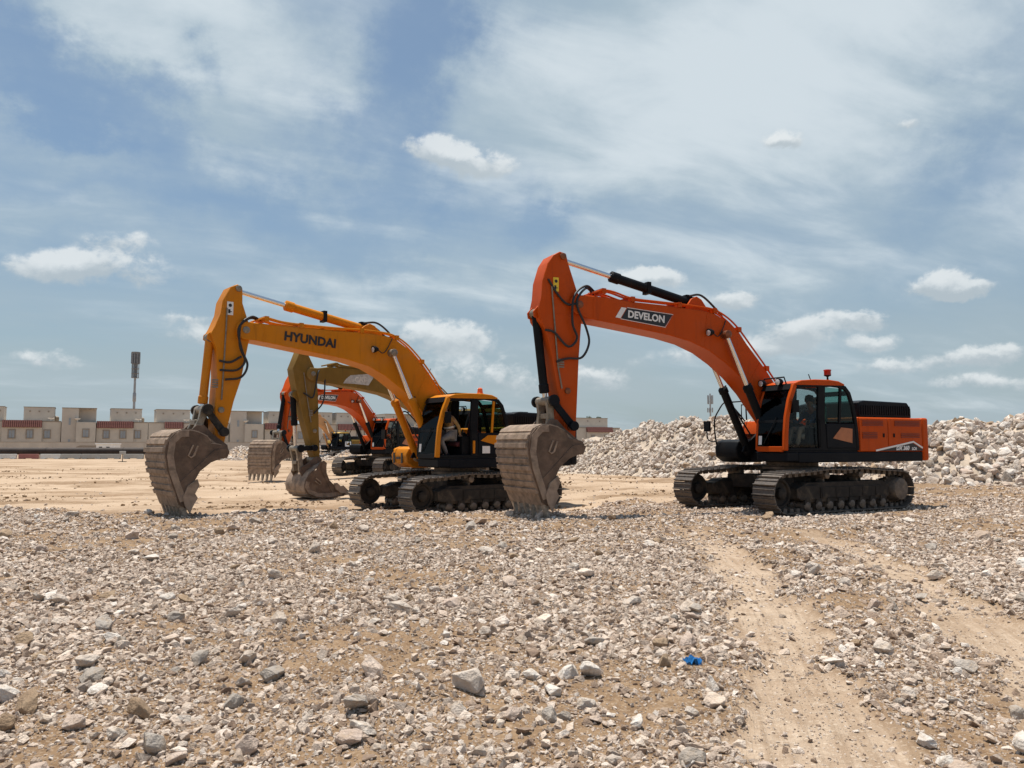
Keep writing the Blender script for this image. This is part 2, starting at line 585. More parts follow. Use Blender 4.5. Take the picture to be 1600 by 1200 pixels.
_rutc = tg.mix(tg.smooth(_n2, 0.3, 0.7), (0.39, 0.285, 0.20), (0.52, 0.405, 0.30))
_sep = tg.node('ShaderNodeSeparateXYZ'); tg.l.new(_pos, _sep.inputs[0])
_ac = tg.node('ShaderNodeAttribute', attribute_name='across').outputs['Fac']
_lane = tg.noise(tg.xyz(tg.m('MULTIPLY', _ac, 13.0), tg.m('MULTIPLY', _sep.outputs[1], 0.5), 0.0), 1.0, 6, 0.6, 0.4)
_lug = tg.noise(tg.xyz(tg.m('MULTIPLY', _ac, 3.0), tg.m('MULTIPLY', _sep.outputs[1], 8.0), 4.0), 1.0, 5, 0.6, 0.8)
_rutc = tg.mix(tg.m('MULTIPLY', tg.smooth(_lane, 0.46, 0.62), 0.5), _rutc, (0.29, 0.20, 0.13))
_rutc = tg.mix(tg.m('MULTIPLY', tg.smooth(_n3, 0.56, 0.64), 0.55), _rutc, (0.66, 0.56, 0.45))
_c = tg.mix(_ab, _sand, _soil)
_c = tg.mix(_ar, _c, _rutc)
_c = tg.mix(tg.m('MULTIPLY', tg.smooth(_n1, 0.4, 0.65), 0.22), _c, (0.30, 0.19, 0.11))
tg.l.new(_c, pg.inputs['Base Color'])
_b1 = tg.node('ShaderNodeBump'); _b1.inputs['Strength'].default_value = 0.9; _b1.inputs['Distance'].default_value = 0.05
_hh = tg.m('ADD', tg.m('MULTIPLY', _n3, 0.35), tg.m('ADD', tg.m('MULTIPLY', _n2, 1.2), tg.m('ADD', tg.m('MULTIPLY', tg.noise(_pos, 130, 4, 0.6), 0.12), tg.m('MULTIPLY', tg.m('MULTIPLY', tg.m('ADD', _lane, _lug), _ar), 0.7))))
tg.l.new(_hh, _b1.inputs['Height']); tg.l.new(_b1.outputs[0], pg.inputs['Normal'])


def grid_mesh(name, gx, gy, fn, mat, attrs=()):
    X, Y = np.meshgrid(gx, gy)
    Z = fn(X, Y)
    nx, ny = len(gx), len(gy)
    V = np.stack([X, Y, Z], -1).reshape(-1, 3).astype(np.float32)
    idx = np.arange(nx * ny).reshape(ny, nx)
    F = np.stack([idx[:-1, :-1], idx[:-1, 1:], idx[1:, 1:], idx[1:, :-1]], -1).reshape(-1, 4)
    me = bpy.data.meshes.new(name)
    me.vertices.add(len(V)); me.vertices.foreach_set('co', V.ravel())
    me.loops.add(F.size); me.loops.foreach_set('vertex_index', F.ravel().astype(np.int32))
    me.polygons.add(len(F)); me.polygons.foreach_set('loop_start', np.arange(0, F.size, 4, dtype=np.int32))
    me.update(calc_edges=True)
    me.polygons.foreach_set('use_smooth', [True] * len(F))
    for an, f in attrs:
        a = me.attributes.new(an, 'FLOAT', 'POINT')
        a.data.foreach_set('value', np.asarray(f(X, Y), np.float32).ravel())
    me.materials.append(mat)
    me.validate()
    return me


ground = link('ground', grid_mesh('ground', axis(-14, 14, 0.085, -3500, 3500, 1.16), axis(2.5, 24, 0.075, -300, 5000, 1.09), ground_z, M_GROUND, (('bed', bed), ('rut', rut), ('across', across))))
tag(ground, kind='structure')


# ------------------------------------------------------------------ rocks
def hull_rock(npts, seed, flat=0.7, rough=0.0, sub=0, squash=(1, 1, 1), jit=0.35):
    rg = np.random.default_rng(seed)
    p = rg.normal(size=(npts, 3))
    p /= np.linalg.norm(p, axis=1)[:, None]
    p *= (1 - jit * rg.random((npts, 1)))
    p *= np.array([1, 0.55 + 0.4 * rg.random(), flat * (0.55 + 0.5 * rg.random())]) * np.array(squash)
    bm = bmesh.new()
    for q in p: bm.verts.new(q)
    r = bmesh.ops.convex_hull(bm, input=bm.verts)
    bmesh.ops.delete(bm, geom=[e for e in r['geom_interior'] if isinstance(e, bmesh.types.BMVert)], context='VERTS')
    if sub:
        bmesh.ops.bevel(bm, geom=list(bm.edges), offset=0.03, segments=1, affect='EDGES', profile=0.6)
        bmesh.ops.triangulate(bm, faces=bm.faces)
        bmesh.ops.subdivide_edges(bm, edges=[e for e in bm.edges if e.calc_length() > 0.18], cuts=sub, use_grid_fill=True)
        bmesh.ops.triangulate(bm, faces=bm.faces)
        ks = rg.normal(size=(14, 3)) * np.repeat([2.5, 6.0], 7)[:, None]; ph = rg.random(14) * 6.28
        for v in bm.verts:
            c = np.array(v.co)
            d = np.sum(np.sin(ks @ c + ph) * np.repeat([0.022, 0.011], 7)) * rough
            v.co += Vector(c / (np.linalg.norm(c) + 1e-6)) * d
    bmesh.ops.recalc_face_normals(bm, faces=bm.faces)
    me = bpy.data.meshes.new('stone')
    bm.to_mesh(me); bm.free()
    return me


STONES = bpy.data.collections.new('stone_shapes')
PILE_STONES = bpy.data.collections.new('pile_stone_shapes')
for k in range(14):
    me = hull_rock(random.choice((11, 13, 16)), 100 + k, flat=random.choice((0.55, 0.75, 0.9)))
    me.materials.append(M_STONE)
    STONES.objects.link(bpy.data.objects.new('stone_shape', me))
for k in range(12):
    me = hull_rock(22, 300 + k, flat=0.85, rough=1.0, sub=1, jit=0.25)
    me.materials.append(M_PILE)
    PILE_STONES.objects.link(bpy.data.objects.new('pile_stone_shape', me))


def scatter(name, pts, rots, scl, coll, base_mesh=None):
    """One object whose geometry nodes stand a stone on every point."""
    me = bpy.data.meshes.new(name + '_points')
    pts = np.asarray(pts, np.float32)
    me.vertices.add(len(pts)); me.vertices.foreach_set('co', pts.ravel())
    a = me.attributes.new('rot', 'FLOAT_VECTOR', 'POINT'); a.data.foreach_set('vector', np.asarray(rots, np.float32).ravel())
    a = me.attributes.new('scl', 'FLOAT_VECTOR', 'POINT'); a.data.foreach_set('vector', np.asarray(scl, np.float32).ravel())
    a = me.attributes.new('pick', 'INT', 'POINT'); a.data.foreach_set('value', RNG.integers(0, 1000, len(pts)).astype(np.int32))
    o = link(name, me)
    ng = bpy.data.node_groups.new(name, 'GeometryNodeTree')
    ng.interface.new_socket('Geometry', in_out='INPUT', socket_type='NodeSocketGeometry')
    ng.interface.new_socket('Geometry', in_out='OUTPUT', socket_type='NodeSocketGeometry')
    gi = ng.nodes.new('NodeGroupInput'); go = ng.nodes.new('NodeGroupOutput')
    iop = ng.nodes.new('GeometryNodeInstanceOnPoints')
    ci = ng.nodes.new('GeometryNodeCollectionInfo')
    ci.inputs['Collection'].default_value = coll
    ci.inputs['Separate Children'].default_value = True
    ci.inputs['Reset Children'].default_value = True
    ng.links.new(gi.outputs[0], iop.inputs['Points'])
    ng.links.new(ci.outputs[0], iop.inputs['Instance'])
    iop.inputs['Pick Instance'].default_value = True

    def attr(n, dt):
        x = ng.nodes.new('GeometryNodeInputNamedAttribute'); x.data_type = dt
        x.inputs['Name'].default_value = n
        return x.outputs['Attribute']
    ng.links.new(attr('pick', 'INT'), iop.inputs['Instance Index'])
    ng.links.new(attr('rot', 'FLOAT_VECTOR'), iop.inputs['Rotation'])
    ng.links.new(attr('scl', 'FLOAT_VECTOR'), iop.inputs['Scale'])
    ng.links.new(iop.outputs[0], go.inputs[0])
    md = o.modifiers.new('scatter', 'NODES'); md.node_group = ng
    return o


def rand_rot(n, tilt=0.5):
    return np.stack([RNG.normal(0, tilt, n), RNG.normal(0, tilt, n), RNG.random(n) * 6.283], 1)


def patch(x, y):
    """Patchiness of the stones: 0..1."""
    v = np.sin(x * 1.1 + 0.6 * np.sin(y * 0.8)) + np.sin(y * 1.7 + 0.9 * x + 1.3) + np.sin(2.3 * x - 1.9 * y + 0.4) * 0.8 + np.sin(4.9 * x + 3.7 * y) * 0.6 + np.sin(-3.1 * x + 6.1 * y + 2) * 0.5
    return np.clip(0.5 + v / 5.0, 0, 1)


def field(n, y0, y1, smin, smax, power, rutkeep, sand=0.0):
    """Random stone places in the fan the photograph shows, thinned by ruts and patchiness."""
    y = np.sqrt(RNG.random(n) * (y1 ** 2 - y0 ** 2) + y0 ** 2)
    x = (RNG.random(n) * 2 - 1) * (0.74 * y + 0.8)
    keep = bed(x, y) * np.clip(1.65 * patch(x, y) - 0.02, 0.2, 1.15) * (1 - (1 - rutkeep) * rut(x, y)) + sand * (1 - bed(x, y))
    ok = RNG.random(n) < keep
    x, y = x[ok], y[ok]
    s = smin + (smax - smin) * RNG.random(len(x)) ** power
    return x, y, s


def stones_of(parts):
    x = np.concatenate([p[0] for p in parts]); y = np.concatenate([p[1] for p in parts]); s = np.concatenate([p[2] for p in parts])
    n = len(x)
    z = ground_z(x, y) + s * (RNG.random(n) * 0.45 - 0.18)
    sc = np.stack([s, s * (0.8 + 0.4 * RNG.random(n)), s * (0.85 + 0.6 * RNG.random(n))], 1)
    return np.stack([x, y, z], 1), rand_rot(n, 0.45), sc


def cluster_stones():
    xs, ys, ss = [], [], []
    for px, py, sp, n in ((840, 1100, 0.42, 70), (900, 1050, 0.4, 50), (740, 1120, 0.35, 40), (1270, 905, 0.7, 70), (1340, 930, 0.6, 40), (110, 1000, 0.7, 60), (640, 985, 0.7, 60), (470, 1000, 0.6, 45), (760, 950, 0.8, 50),
                          (270, 950, 0.9, 60), (1240, 870, 0.8, 60), (930, 930, 0.8, 50), (560, 1150, 0.35, 40), (170, 1140, 0.4, 50), (1090, 1150, 0.3, 30), (640, 860, 1.2, 70), (180, 870, 1.3, 60), (1130, 850, 0.9, 60), (1500, 860, 1.5, 90)):
        y0 = 1.67 * 1225 / (py - 693); x0 = (px - 800) / 1225 * y0
        xs.append(x0 + RNG.normal(0, sp, n)); ys.append(y0 + RNG.normal(0, sp, n)); ss.append((0.02 + 0.05 * RNG.random(n) ** 1.5) * (0.75 + 0.05 * y0))
    return np.concatenate(xs), np.concatenate(ys), np.concatenate(ss)


P_, R_, S_ = stones_of([field(120000, 2.9, 8.0, 0.005, 0.014, 1.5, 0.22), field(100000, 7.5, 14, 0.009, 0.024, 1.6, 0.12), field(70000, 2.9, 11.0, 0.012, 0.034, 1.9, 0.08), field(26000, 2.9, 12.0, 0.020, 0.058, 1.7, 0.02), cluster_stones(),
                        field(95000, 10.0, 24, 0.018, 0.05, 1.6, 0.10), field(34000, 6, 24, 0.03, 0.085, 1.7, 0.05), field(20000, 22, 34, 0.03, 0.09, 1.6, 0.05)])
gravel = scatter('gravel', P_, R_, S_, STONES)
tag(gravel, 'pale crushed stone gravel spread over the brown soil', 'gravel', kind='stuff')
# sparse stones on the sand behind
n = 9000
sy = 18 + 42 * RNG.random(n) ** 1.4; sx = (RNG.random(n) * 2 - 1) * (0.72 * sy)
keep = RNG.random(n) < (1 - bed(sx, sy)) * np.where(sx > 2, 0.9, 0.32) * (0.2 + patch(sx * 0.4, sy * 0.4))
sx, sy = sx[keep], sy[keep]; ss = 0.015 + 0.07 * RNG.random(len(sx)) ** 3
P_, R_, S_ = stones_of([(sx, sy, ss)])
tag(scatter('loose_gravel', P_, R_, S_, STONES), 'thin scatter of small stones on the open sand', 'gravel', kind='stuff')

# brown clods turned up on the sand
M_CLOD = stone('brown_clod', [(0.0, (0.22, 0.14, 0.08)), (0.5, (0.31, 0.205, 0.12)), (1.0, (0.40, 0.285, 0.18))])
CLODS = bpy.data.collections.new('clod_shapes')
for k in range(8):
    me = hull_rock(14, 500 + k, flat=0.6, jit=0.3)
    me.materials.append(M_CLOD)
    CLODS.objects.link(bpy.data.objects.new('clod_shape', me))
n = 26000
sy = 19 + 42 * RNG.random(n) ** 1.3; sx = (RNG.random(n) * 2 - 1) * (0.72 * sy)
cl = np.sin(sx * 0.55 + 1.7 * np.sin(sy * 0.4)) + np.sin(sy * 0.9 + 0.25 * sx + 1) + 0.8 * np.sin(sx * 1.3 - sy * 1.1)
keep = (RNG.random(n) < (1 - bed(sx, sy)) * np.clip((cl - 0.35) * 0.8, 0.015, 1)) & (np.hypot(sx - 7.4, sy - 20.8) > 3.2)
sx, sy = sx[keep], sy[keep]
P_, R_, S_ = stones_of([(sx, sy, 0.02 + 0.085 * RNG.random(len(sx)) ** 2.6)])
tag(scatter('dirt_clods', P_, R_, S_, CLODS), 'brown clods and turned soil on the open sand', 'dirt', kind='stuff')

# single rocks: x, y (metres), half size, tint number, label
ROCK_MESHES = [hull_rock(random.choice((14, 18, 24)), 700 + k, flat=0.85, rough=1.0, sub=2, jit=0.3) for k in range(22)]
M_TINT = {
    'pale': stone('rock_pale', [(0.0, (0.58, 0.50, 0.43)), (1.0, (0.66, 0.59, 0.52))]),
    'grey': stone('rock_grey', [(0.0, (0.40, 0.355, 0.31)), (1.0, (0.50, 0.45, 0.40))]),
    'white': stone('rock_white', [(0.0, (0.72, 0.66, 0.60)), (1.0, (0.78, 0.73, 0.67))]),
    'brown': stone('rock_brown', [(0.0, (0.33, 0.235, 0.155)), (1.0, (0.42, 0.31, 0.21))]),
    'pink': stone('rock_pink', [(0.0, (0.55, 0.44, 0.37)), (1.0, (0.62, 0.51, 0.43))]),
}
for me in ROCK_MESHES: me.materials.append(M_STONE)


def gp(px, py):
    """Place on the flat ground at the bearing / drop of the photograph (camera 1.67 m up)."""
    y = 1.67 * 1225 / (py - 693)
    return (px - 800) / 1225 * y, y


def add_rock(x, y, r, tint, label, k=None, up=0.0, squash=1.0, rot=None, group=None):
    me0 = ROCK_MESHES[random.randrange(len(ROCK_MESHES)) if k is None else k]
    o = link('rock', me0)
    z = float(ground_z(x, y))
    o.location = (x, y, z + r * (0.28 + up))
    o.rotation_euler = rot if rot else (random.gauss(0, 0.35), random.gauss(0, 0.35), random.uniform(0, 6.28))
    o.scale = (r, r, r * squash)
    if tint:
        o.material_slots[0].link = 'OBJECT'
        o.material_slots[0].material = M_TINT[tint]
    return tag(o, label, 'rock', group)


KEY_ROCKS = [
    (735, 1084, 34, 'pale', 'largest grey pink boulder in the middle of the near gravel', 1.25),
    (1034, 1034, 13, 'brown', 'upright brown rock standing beside the torn blue plastic', 1.7),
    (1101, 1070, 20, 'white', 'white faceted rock near the left wheel track edge', 1.0),
    (1074, 1188, 27, 'grey', 'dark grey pitted rock at the bottom edge by the left wheel track', 0.9),
    (257, 1172, 27, 'grey', 'grey rock with a pale scar near the bottom left corner', 1.0),
    (377, 1101, 19, 'grey', 'dark grey squarish rock lying by itself on the left gravel', 1.0),
    (62, 1103, 30, 'brown', 'broad brown slab leaning at the left edge of the gravel', 0.7),
    (135, 1129, 22, 'pink', 'pinkish blocky rock to the right of the broad brown slab', 1.0),
    (200, 1147, 22, 'pale', 'pale flat topped block behind the scarred grey rock', 0.8),
    (396, 1170, 27, 'pink', 'rounded pinkish rock at the bottom of the left gravel', 1.0),
    (1586, 1160, 32, 'white', 'white rock heap at the bottom right corner', 0.9),
    (1571, 1094, 18, 'grey', 'upright grey rock above the white corner rock', 1.4),
    (984, 943, 17, 'pale', 'pale rounded rock in the middle distance behind the blue plastic', 0.9),
    (1072, 975, 11, 'pale', 'small pale egg shaped rock left of the left wheel track', 0.9),
    (438, 1065, 22, 'grey', 'grey wedge rock left of the largest boulder', 0.9),
    (918, 1050, 26, 'white', 'long white rock right of the largest boulder', 0.8),
    (832, 1060, 18, 'white', 'white sharp edged rock just right of the largest boulder', 0.7),
    (860, 1078, 20, 'white', 'white tapered rock touching the long white rock', 0.8),
    (985, 1124, 20, 'white', 'white slab with a stained top right of the rock cluster', 0.55),
    (857, 1120, 18, 'grey', 'dark shaded rock in the cluster right of the largest boulder', 1.1),
    (880, 1118, 15, 'grey', 'grey round faced rock in the cluster right of the largest boulder', 1.1),
    (912, 1100, 20, 'pale', 'pale rock at the back of the cluster right of the largest boulder', 0.9),
    (930, 1122, 14, 'pink', 'pinkish rock at the right end of the near cluster', 0.8),
    (800, 1118, 20, 'pink', 'pinkish dark sided rock left in the near cluster', 0.9),
    (720, 1118, 18, 'pale', 'pale block in front of the largest boulder', 0.9),
    (1430, 1146, 21, 'white', 'white ridge shaped rock between the two wheel tracks near the bottom', 0.8),
    (1457, 1174, 17, 'white', 'white pointed rock below the ridge shaped rock between the wheel tracks', 1.0),
    (1478, 1044, 11, 'white', 'white leaning rock at the left rim of the right wheel track', 1.3),
    (1426, 934, 17, 'grey', 'flat grey slab lying in the right wheel track', 0.45),
    (1262, 890, 15, 'pale', 'pale rock on the ridge between the wheel tracks, behind the others', 1.0),
    (1310, 918, 14, 'pale', 'pale squat rock in the row between the wheel tracks', 1.0),
    (1342, 922, 12, 'brown', 'brown rock in the row between the wheel tracks', 1.0),
    (1238, 902, 12, 'white', 'white upright rock at the left of the row between the wheel tracks', 1.3),
    (1385, 947, 12, 'grey', 'grey rock at the front of the row between the wheel tracks', 1.0),
    (1325, 1000, 12, 'brown', 'brown rock between the wheel tracks in the middle distance', 1.0),
    (433, 903, 17, 'pale', 'pale rock on the far left gravel below the yellow machine', 0.8),
    (270, 937, 16, 'white', 'bright white rock on the left gravel in the middle distance', 0.7),
    (285, 972, 18, 'grey', 'grey lump rock left of the middle gravel', 0.8),
    (310, 858, 9, 'brown', 'brown rock on the gravel crest right of the yellow machine bucket', 1.0),
    (735, 826, 12, 'grey', 'grey rock on the gravel crest left of the orange machine bucket', 1.0),
    (555, 1160, 26, 'pink', 'pinkish rock at the bottom middle edge', 0.8),
    (160, 1063, 24, 'grey', 'long grey rock on the left gravel in front of the pale stones', 0.6),
    (1590, 895, 16, 'white', 'white rock at the right edge beyond the right wheel track', 0.9),
    (1455, 905, 16, 'pale', 'pale rock beyond the right wheel track', 0.8),
]
SHORT = ['largest boulder', 'upright brown rock', 'white faceted rock', 'pitted grey bottom rock', 'scarred grey rock', 'squarish grey rock', 'broad brown slab', 'pinkish block', 'flat topped block',
         'rounded pinkish bottom rock', 'white corner rock', 'upright grey corner rock', 'pale rounded rock', 'egg shaped rock', 'grey wedge rock', 'long white rock', 'sharp white rock', 'tapered white rock', 'stained white slab', 'shaded cluster rock',
         'round faced cluster rock', 'pale cluster rock', 'pinkish end rock', 'pinkish dark sided rock', 'pale block before the boulder', 'ridge shaped white rock', 'pointed white rock', 'leaning white rock', 'flat grey slab', 'pale ridge rock',
         'squat pale rock', 'brown row rock', 'upright white row rock', 'grey row rock', 'brown rut rock', 'pale far left rock', 'bright white left rock', 'grey lump', 'brown crest rock', 'grey crest rock', 'pinkish bottom middle rock', 'long grey rock', 'white right edge rock', 'pale rock beyond the rut']
KEYPOS = []
for (px, py, hw, tint, label, sq), sh in zip(KEY_ROCKS, SHORT):
    x, y = gp(px, py)
    KEYPOS.append((x, y, sh))
    add_rock(x, y, hw / 1225 * y * 1.08, tint, label, squash=sq)


def beside(x, y):
    kx, ky, sh = min(KEYPOS, key=lambda k: (k[0] - x) ** 2 + (k[1] - y) ** 2)
    dx, dy = x - kx, y - ky
    if abs(dx) > abs(dy): d = 'right of' if dx > 0 else 'left of'
    else: d = 'behind' if dy > 0 else 'in front of'
    far = 'well ' if math.hypot(dx, dy) > 1.6 else ('just ' if math.hypot(dx, dy) < 0.6 else '')
    return '%s%s the %s' % (far, d, sh)


cnt = 0
while cnt < 250:
    y = math.sqrt(random.random() * (18.5 ** 2 - 3.6 ** 2) + 3.6 ** 2) if cnt > 90 else math.sqrt(random.random() * (8.5 ** 2 - 3.7 ** 2) + 3.7 ** 2)
    x = random.uniform(-0.68, 0.68) * y
    if float(rut(x, y)) > 0.12 or float(bed(x, y)) < 0.7: continue
    if random.random() > 0.15 + 0.9 * float(patch(x, y)): continue
    r = (0.042 + 0.062 * random.random() ** 1.6) * (1 + 0.05 * y)
    tint = random.choice((None, None, 'pale', 'grey', 'white', 'pink', 'pale', 'brown'))
    word = {None: 'mottled', 'pale': 'pale beige', 'grey': 'grey', 'white': 'whitish', 'pink': 'pinkish', 'brown': 'brown'}[tint]
    size = 'small' if r < 0.07 else ('fist sized' if r < 0.095 else 'larger')
    asp = random.uniform(0.6, 1.0)
    sh = 'flat ' if asp < 0.7 else ('' if asp < 0.88 else 'chunky ')
    lab = '%s %s %srock %s' % (size, word, sh, beside(x, y))
    add_rock(x, y, r, tint, lab, squash=asp, group=lab.replace(' rock ', ' rocks ', 1))
    cnt += 1


# ------------------------------------------------------------------ rock pile on the right
def pile_h(x, y):
    x = np.asarray(x, float); y = np.asarray(y, float)
    # foot line of the front slope: far left to near right
    fy = np.interp(x, [1.5, 3.5, 6, 9, 13, 19, 26, 34], [56, 50, 45, 39.5, 34.0, 29.0, 26, 24])
    d = (y - fy) * 0.80
    top = np.interp(x, [2.0, 5.0, 7.2, 8.5, 11, 15, 20, 24, 34], [1.6, 1.75, 2.25, 2.75, 2.95, 2.95, 2.75, 2.65, 2.9])
    h = top * sstep(d, -0.5, 6.0) + 0.5 * np.sin(d * 0.9) * sstep(d, 0, 2) * (1 - sstep(d, 4, 6)) * 0.35
    back = 1 - sstep(d, 12, 18)
    lend = sstep(x, 0.2, 4.2) + 0.0
    h = h * back * lend
    h = h + (0.22 * np.sin(x * 0.9 + y * 0.5) + 0.16 * np.sin(x * 1.9 - y * 1.1 + 2) + 0.1 * np.sin(2.7 * x + 2.1 * y)) * sstep(h, 0.3, 1.5)
    return h - 0.25


M_PBASE = plain('pile_dirt', (0.44, 0.36, 0.28), 0.95, var=0.25, scale=3, bump=0.6)
pile = link('rock_pile_bed', grid_mesh('rock_pile_bed', np.arange(-1, 40, 0.35), np.arange(22, 76, 0.35), pile_h, M_PBASE))
tag(pile, kind='structure')
n = 95000
px_ = RNG.random(n) * 40 - 1; py_ = 22 + RNG.random(n) * 46
ph_ = pile_h(px_, py_)
fy_ = np.interp(px_, [1.5, 3.5, 6, 9, 13, 19, 26, 34], [56, 50, 45, 39.5, 34.0, 29.0, 26, 24])
vis = (py_ - fy_ < 9.5) & (px_ / py_ < 0.8) & (ph_ > -0.18)
px_, py_, ph_ = px_[vis], py_[vis], ph_[vis]
sz = 0.10 + 0.24 * RNG.random(len(px_)) ** 2.0
sz = np.where(px_ < 7, sz * 0.75, sz)
order = np.argsort(-(sz / py_))
big = []
for i in order:
    if sz[i] > 0.22 and px_[i] / py_[i] < 0.68 and ph_[i] < 3.2:
        if all((px_[i] - px_[j]) ** 2 + (py_[i] - py_[j]) ** 2 > 0.22 for j in big[-60:]): big.append(i)
    if len(big) >= 260: break
bigset = set(big)
rest = np.array([i for i in range(len(px_)) if i not in bigset])
rest = rest[RNG.random(len(rest)) < 0.72]
sc = np.stack([sz[rest], sz[rest] * (0.75 + 0.4 * RNG.random(len(rest))), sz[rest] * (0.65 + 0.4 * RNG.random(len(rest)))], 1)
rp = scatter('rock_pile', np.stack([px_[rest], py_[rest], ph_[rest] + sz[rest] * 0.25], 1), rand_rot(len(rest), 0.9), sc, PILE_STONES)
tag(rp, 'long heap of pale quarried rock behind the orange machine', 'rock pile', kind='stuff')
pmesh = [o.data for o in PILE_STONES.objects]
for i in big:
    o = link('boulder', pmesh[random.randrange(len(pmesh))])
    s_ = float(sz[i]) * 1.12
    o.location = (float(px_[i]), float(py_[i]), float(ph_[i]) + s_ * 0.35)
    o.rotation_euler = (random.gauss(0, 0.8), random.gauss(0, 0.8), random.uniform(0, 6.28))
    o.scale = (s_, s_ * random.uniform(0.75, 1.1), s_ * random.uniform(0.7, 1.0))
    u = px_[i] / py_[i]; hi = ph_[i]
    w = next(t_ for lim, t_ in ((0.62, 'at the right edge'), (0.575, 'toward the right edge'), (0.53, 'just right of the orange counterweight'), (0.44, 'behind the orange side doors'), (0.33, 'behind the orange cab'), (0.25, 'behind the orange tool box'), (0.19, 'below the small mast'), (0.14, 'midway between bucket and tracks'), (-1, 'near the orange bucket')) if u > lim)
    lv = 'at the foot' if hi < 0.45 else ('low' if hi < 1.1 else ('halfway up' if hi < 1.8 else ('high' if hi < 2.4 else 'at the crest')))
    tn = random.choice(('pale', 'pale', 'white', 'white', 'grey', 'pink', 'pink', 'brown'))
    o.material_slots[0].link = 'OBJECT'
    o.material_slots[0].material = M_TINT[tn]
    ra = o.scale[2] / o.scale[0]
    shp = 'flattish' if ra < 0.8 else ('blocky' if ra < 0.92 else 'rounded')
    wd = {'pale': 'pale beige', 'grey': 'grey', 'white': 'whitish', 'pink': 'pinkish', 'brown': 'brownish'}[tn]
    bg = 'big ' if sz[i] > 0.29 and 'right of' not in w else ''
    tag(o, '%s%s %s rock %s on the heap %s' % (bg, wd, shp, lv, w), 'boulder', '%s%s %s rocks %s on the heap %s' % (bg, wd, shp, lv, w))


# low rubble mound far on the left
def mound_h(x, y):
    d = y - 92
    return (1.75 * sstep(d, -6, 4) * (1 - sstep(d, 8, 18)) * sstep(x, -38, -33) * (1 - sstep(x, -6, 6)) * (0.85 + 0.12 * np.sin(x * 0.6) + 0.1 * np.sin(x * 1.7 + y))) - 0.3


mound = link('rubble_mound_bed', grid_mesh('rubble_mound_bed', np.arange(-40, 8, 0.7), np.arange(84, 112, 0.7), mound_h, M_GROUND))
tag(mound, kind='structure')
n = 9000
mx = RNG.random(n) * 44 - 38; my = 86 + RNG.random(n) * 14
mh = mound_h(mx, my); ok = mh > -0.25
mx, my, mh = mx[ok], my[ok], mh[ok]
ms = 0.07 + 0.22 * RNG.random(len(mx)) ** 2
tag(scatter('rubble', np.stack([mx, my, mh + ms * 0.2], 1), rand_rot(len(mx), 0.8), np.stack([ms, ms, ms], 1), PILE_STONES),
    'low bank of rubble in front of the far houses', 'rubble', kind='stuff')

# ------------------------------------------------------------------ machine materials
M_ORANGE = plain('orange_paint', (0.50, 0.068, 0.003), 0.42, var=0.05, scale=1.2, coat=0.0, dust=0.06, spec=0.14, streak=0.3)
M_YELLOW = plain('amber_paint', (0.60, 0.205, 0.007), 0.45, var=0.06, scale=1.2, coat=0.0, dust=0.12, spec=0.14, streak=0.35)
M_OCHRE = plain('faded_ochre_paint', (0.22, 0.128, 0.026), 0.6, var=0.12, scale=1.6, dust=0.22, spec=0.15, streak=0.4)
M_TAN = plain('sun_bleached_paint', (0.52, 0.27, 0.11), 0.6, var=0.1, scale=1.6, dust=0.3)
M_BLACK = plain('black_paint', (0.010, 0.011, 0.013), 0.5, var=0.2, scale=2.5, dust=0.02, spec=0.09)
M_CHAR = plain('charcoal_paint', (0.009, 0.0105, 0.014), 0.45, var=0.1, scale=2, dust=0.02, spec=0.10)
M_RUB = plain('black_rubber', (0.018, 0.018, 0.02), 0.6, var=0.2, scale=8)
M_CHROME = plain('chromed_rod', (0.75, 0.75, 0.76), 0.22, 1.0, var=0.03)
M_STEEL = plain('worn_track_steel', (0.135, 0.11, 0.09), 0.6, 0.35, var=0.3, scale=9, dust=0.55)
M_SHOE = plain('track_shoe_steel', (0.13, 0.11, 0.095), 0.55, 0.3, var=0.25, scale=14, dust=0.36)
M_FRAME = plain('dusty_black_steel', (0.027, 0.023, 0.020), 0.75, 0.0, var=0.3, scale=5, dust=0.22, spec=0.25)
M_BUCKET = plain('worn_bucket_steel', (0.27, 0.20, 0.15), 0.75, 0.0, var=0.35, scale=5, dust=0.55, bump=0.35, spec=0.3)
M_BUCKET_SIDE = plain('rusty_bucket_plate', (0.125, 0.080, 0.054), 0.75, 0.0, var=0.3, scale=4, dust=0.25, bump=0.3)
M_PIN = plain('greasy_pin_steel', (0.24, 0.205, 0.16), 0.5, 0.4, var=0.25, scale=12, dust=0.4)
M_TOOTH = plain('scoured_tooth_steel', (0.36, 0.30, 0.24), 0.55, 0.2, var=0.35, scale=14, dust=0.5)
M_PINO = plain('painted_pin', (0.20, 0.06, 0.02), 0.5, 0.2, var=0.25, scale=12, dust=0.2)
M_WHITE = plain('white_vinyl', (0.78, 0.78, 0.77), 0.5, var=0.03)
M_WORN = plain('worn_white_patch', (0.5, 0.48, 0.44), 0.7, var=0.25, scale=9, dust=0.35)
M_DECAL = plain('black_vinyl', (0.012, 0.012, 0.014), 0.4, var=0.05)
M_STICKER = plain('yellow_sticker', (0.8, 0.55, 0.03), 0.5, var=0.05)
M_RED = plain('red_lens', (0.30, 0.012, 0.01), 0.25, var=0.05)
M_AMBER = plain('amber_lens', (0.75, 0.13, 0.02), 0.25, var=0.05)
M_LAMP = plain('lamp_glass', (0.7, 0.72, 0.74), 0.1, 0.3, var=0.05)
M_SEAT = plain('seat_cloth', (0.05, 0.05, 0.055), 0.9, var=0.2, scale=14)
M_MAROON = plain('maroon_seat_cloth', (0.10, 0.022, 0.025), 0.9, var=0.3, scale=14)
M_WRAP = plain('pale_seat_wrap', (0.36, 0.34, 0.28), 0.35, var=0.15, scale=9)
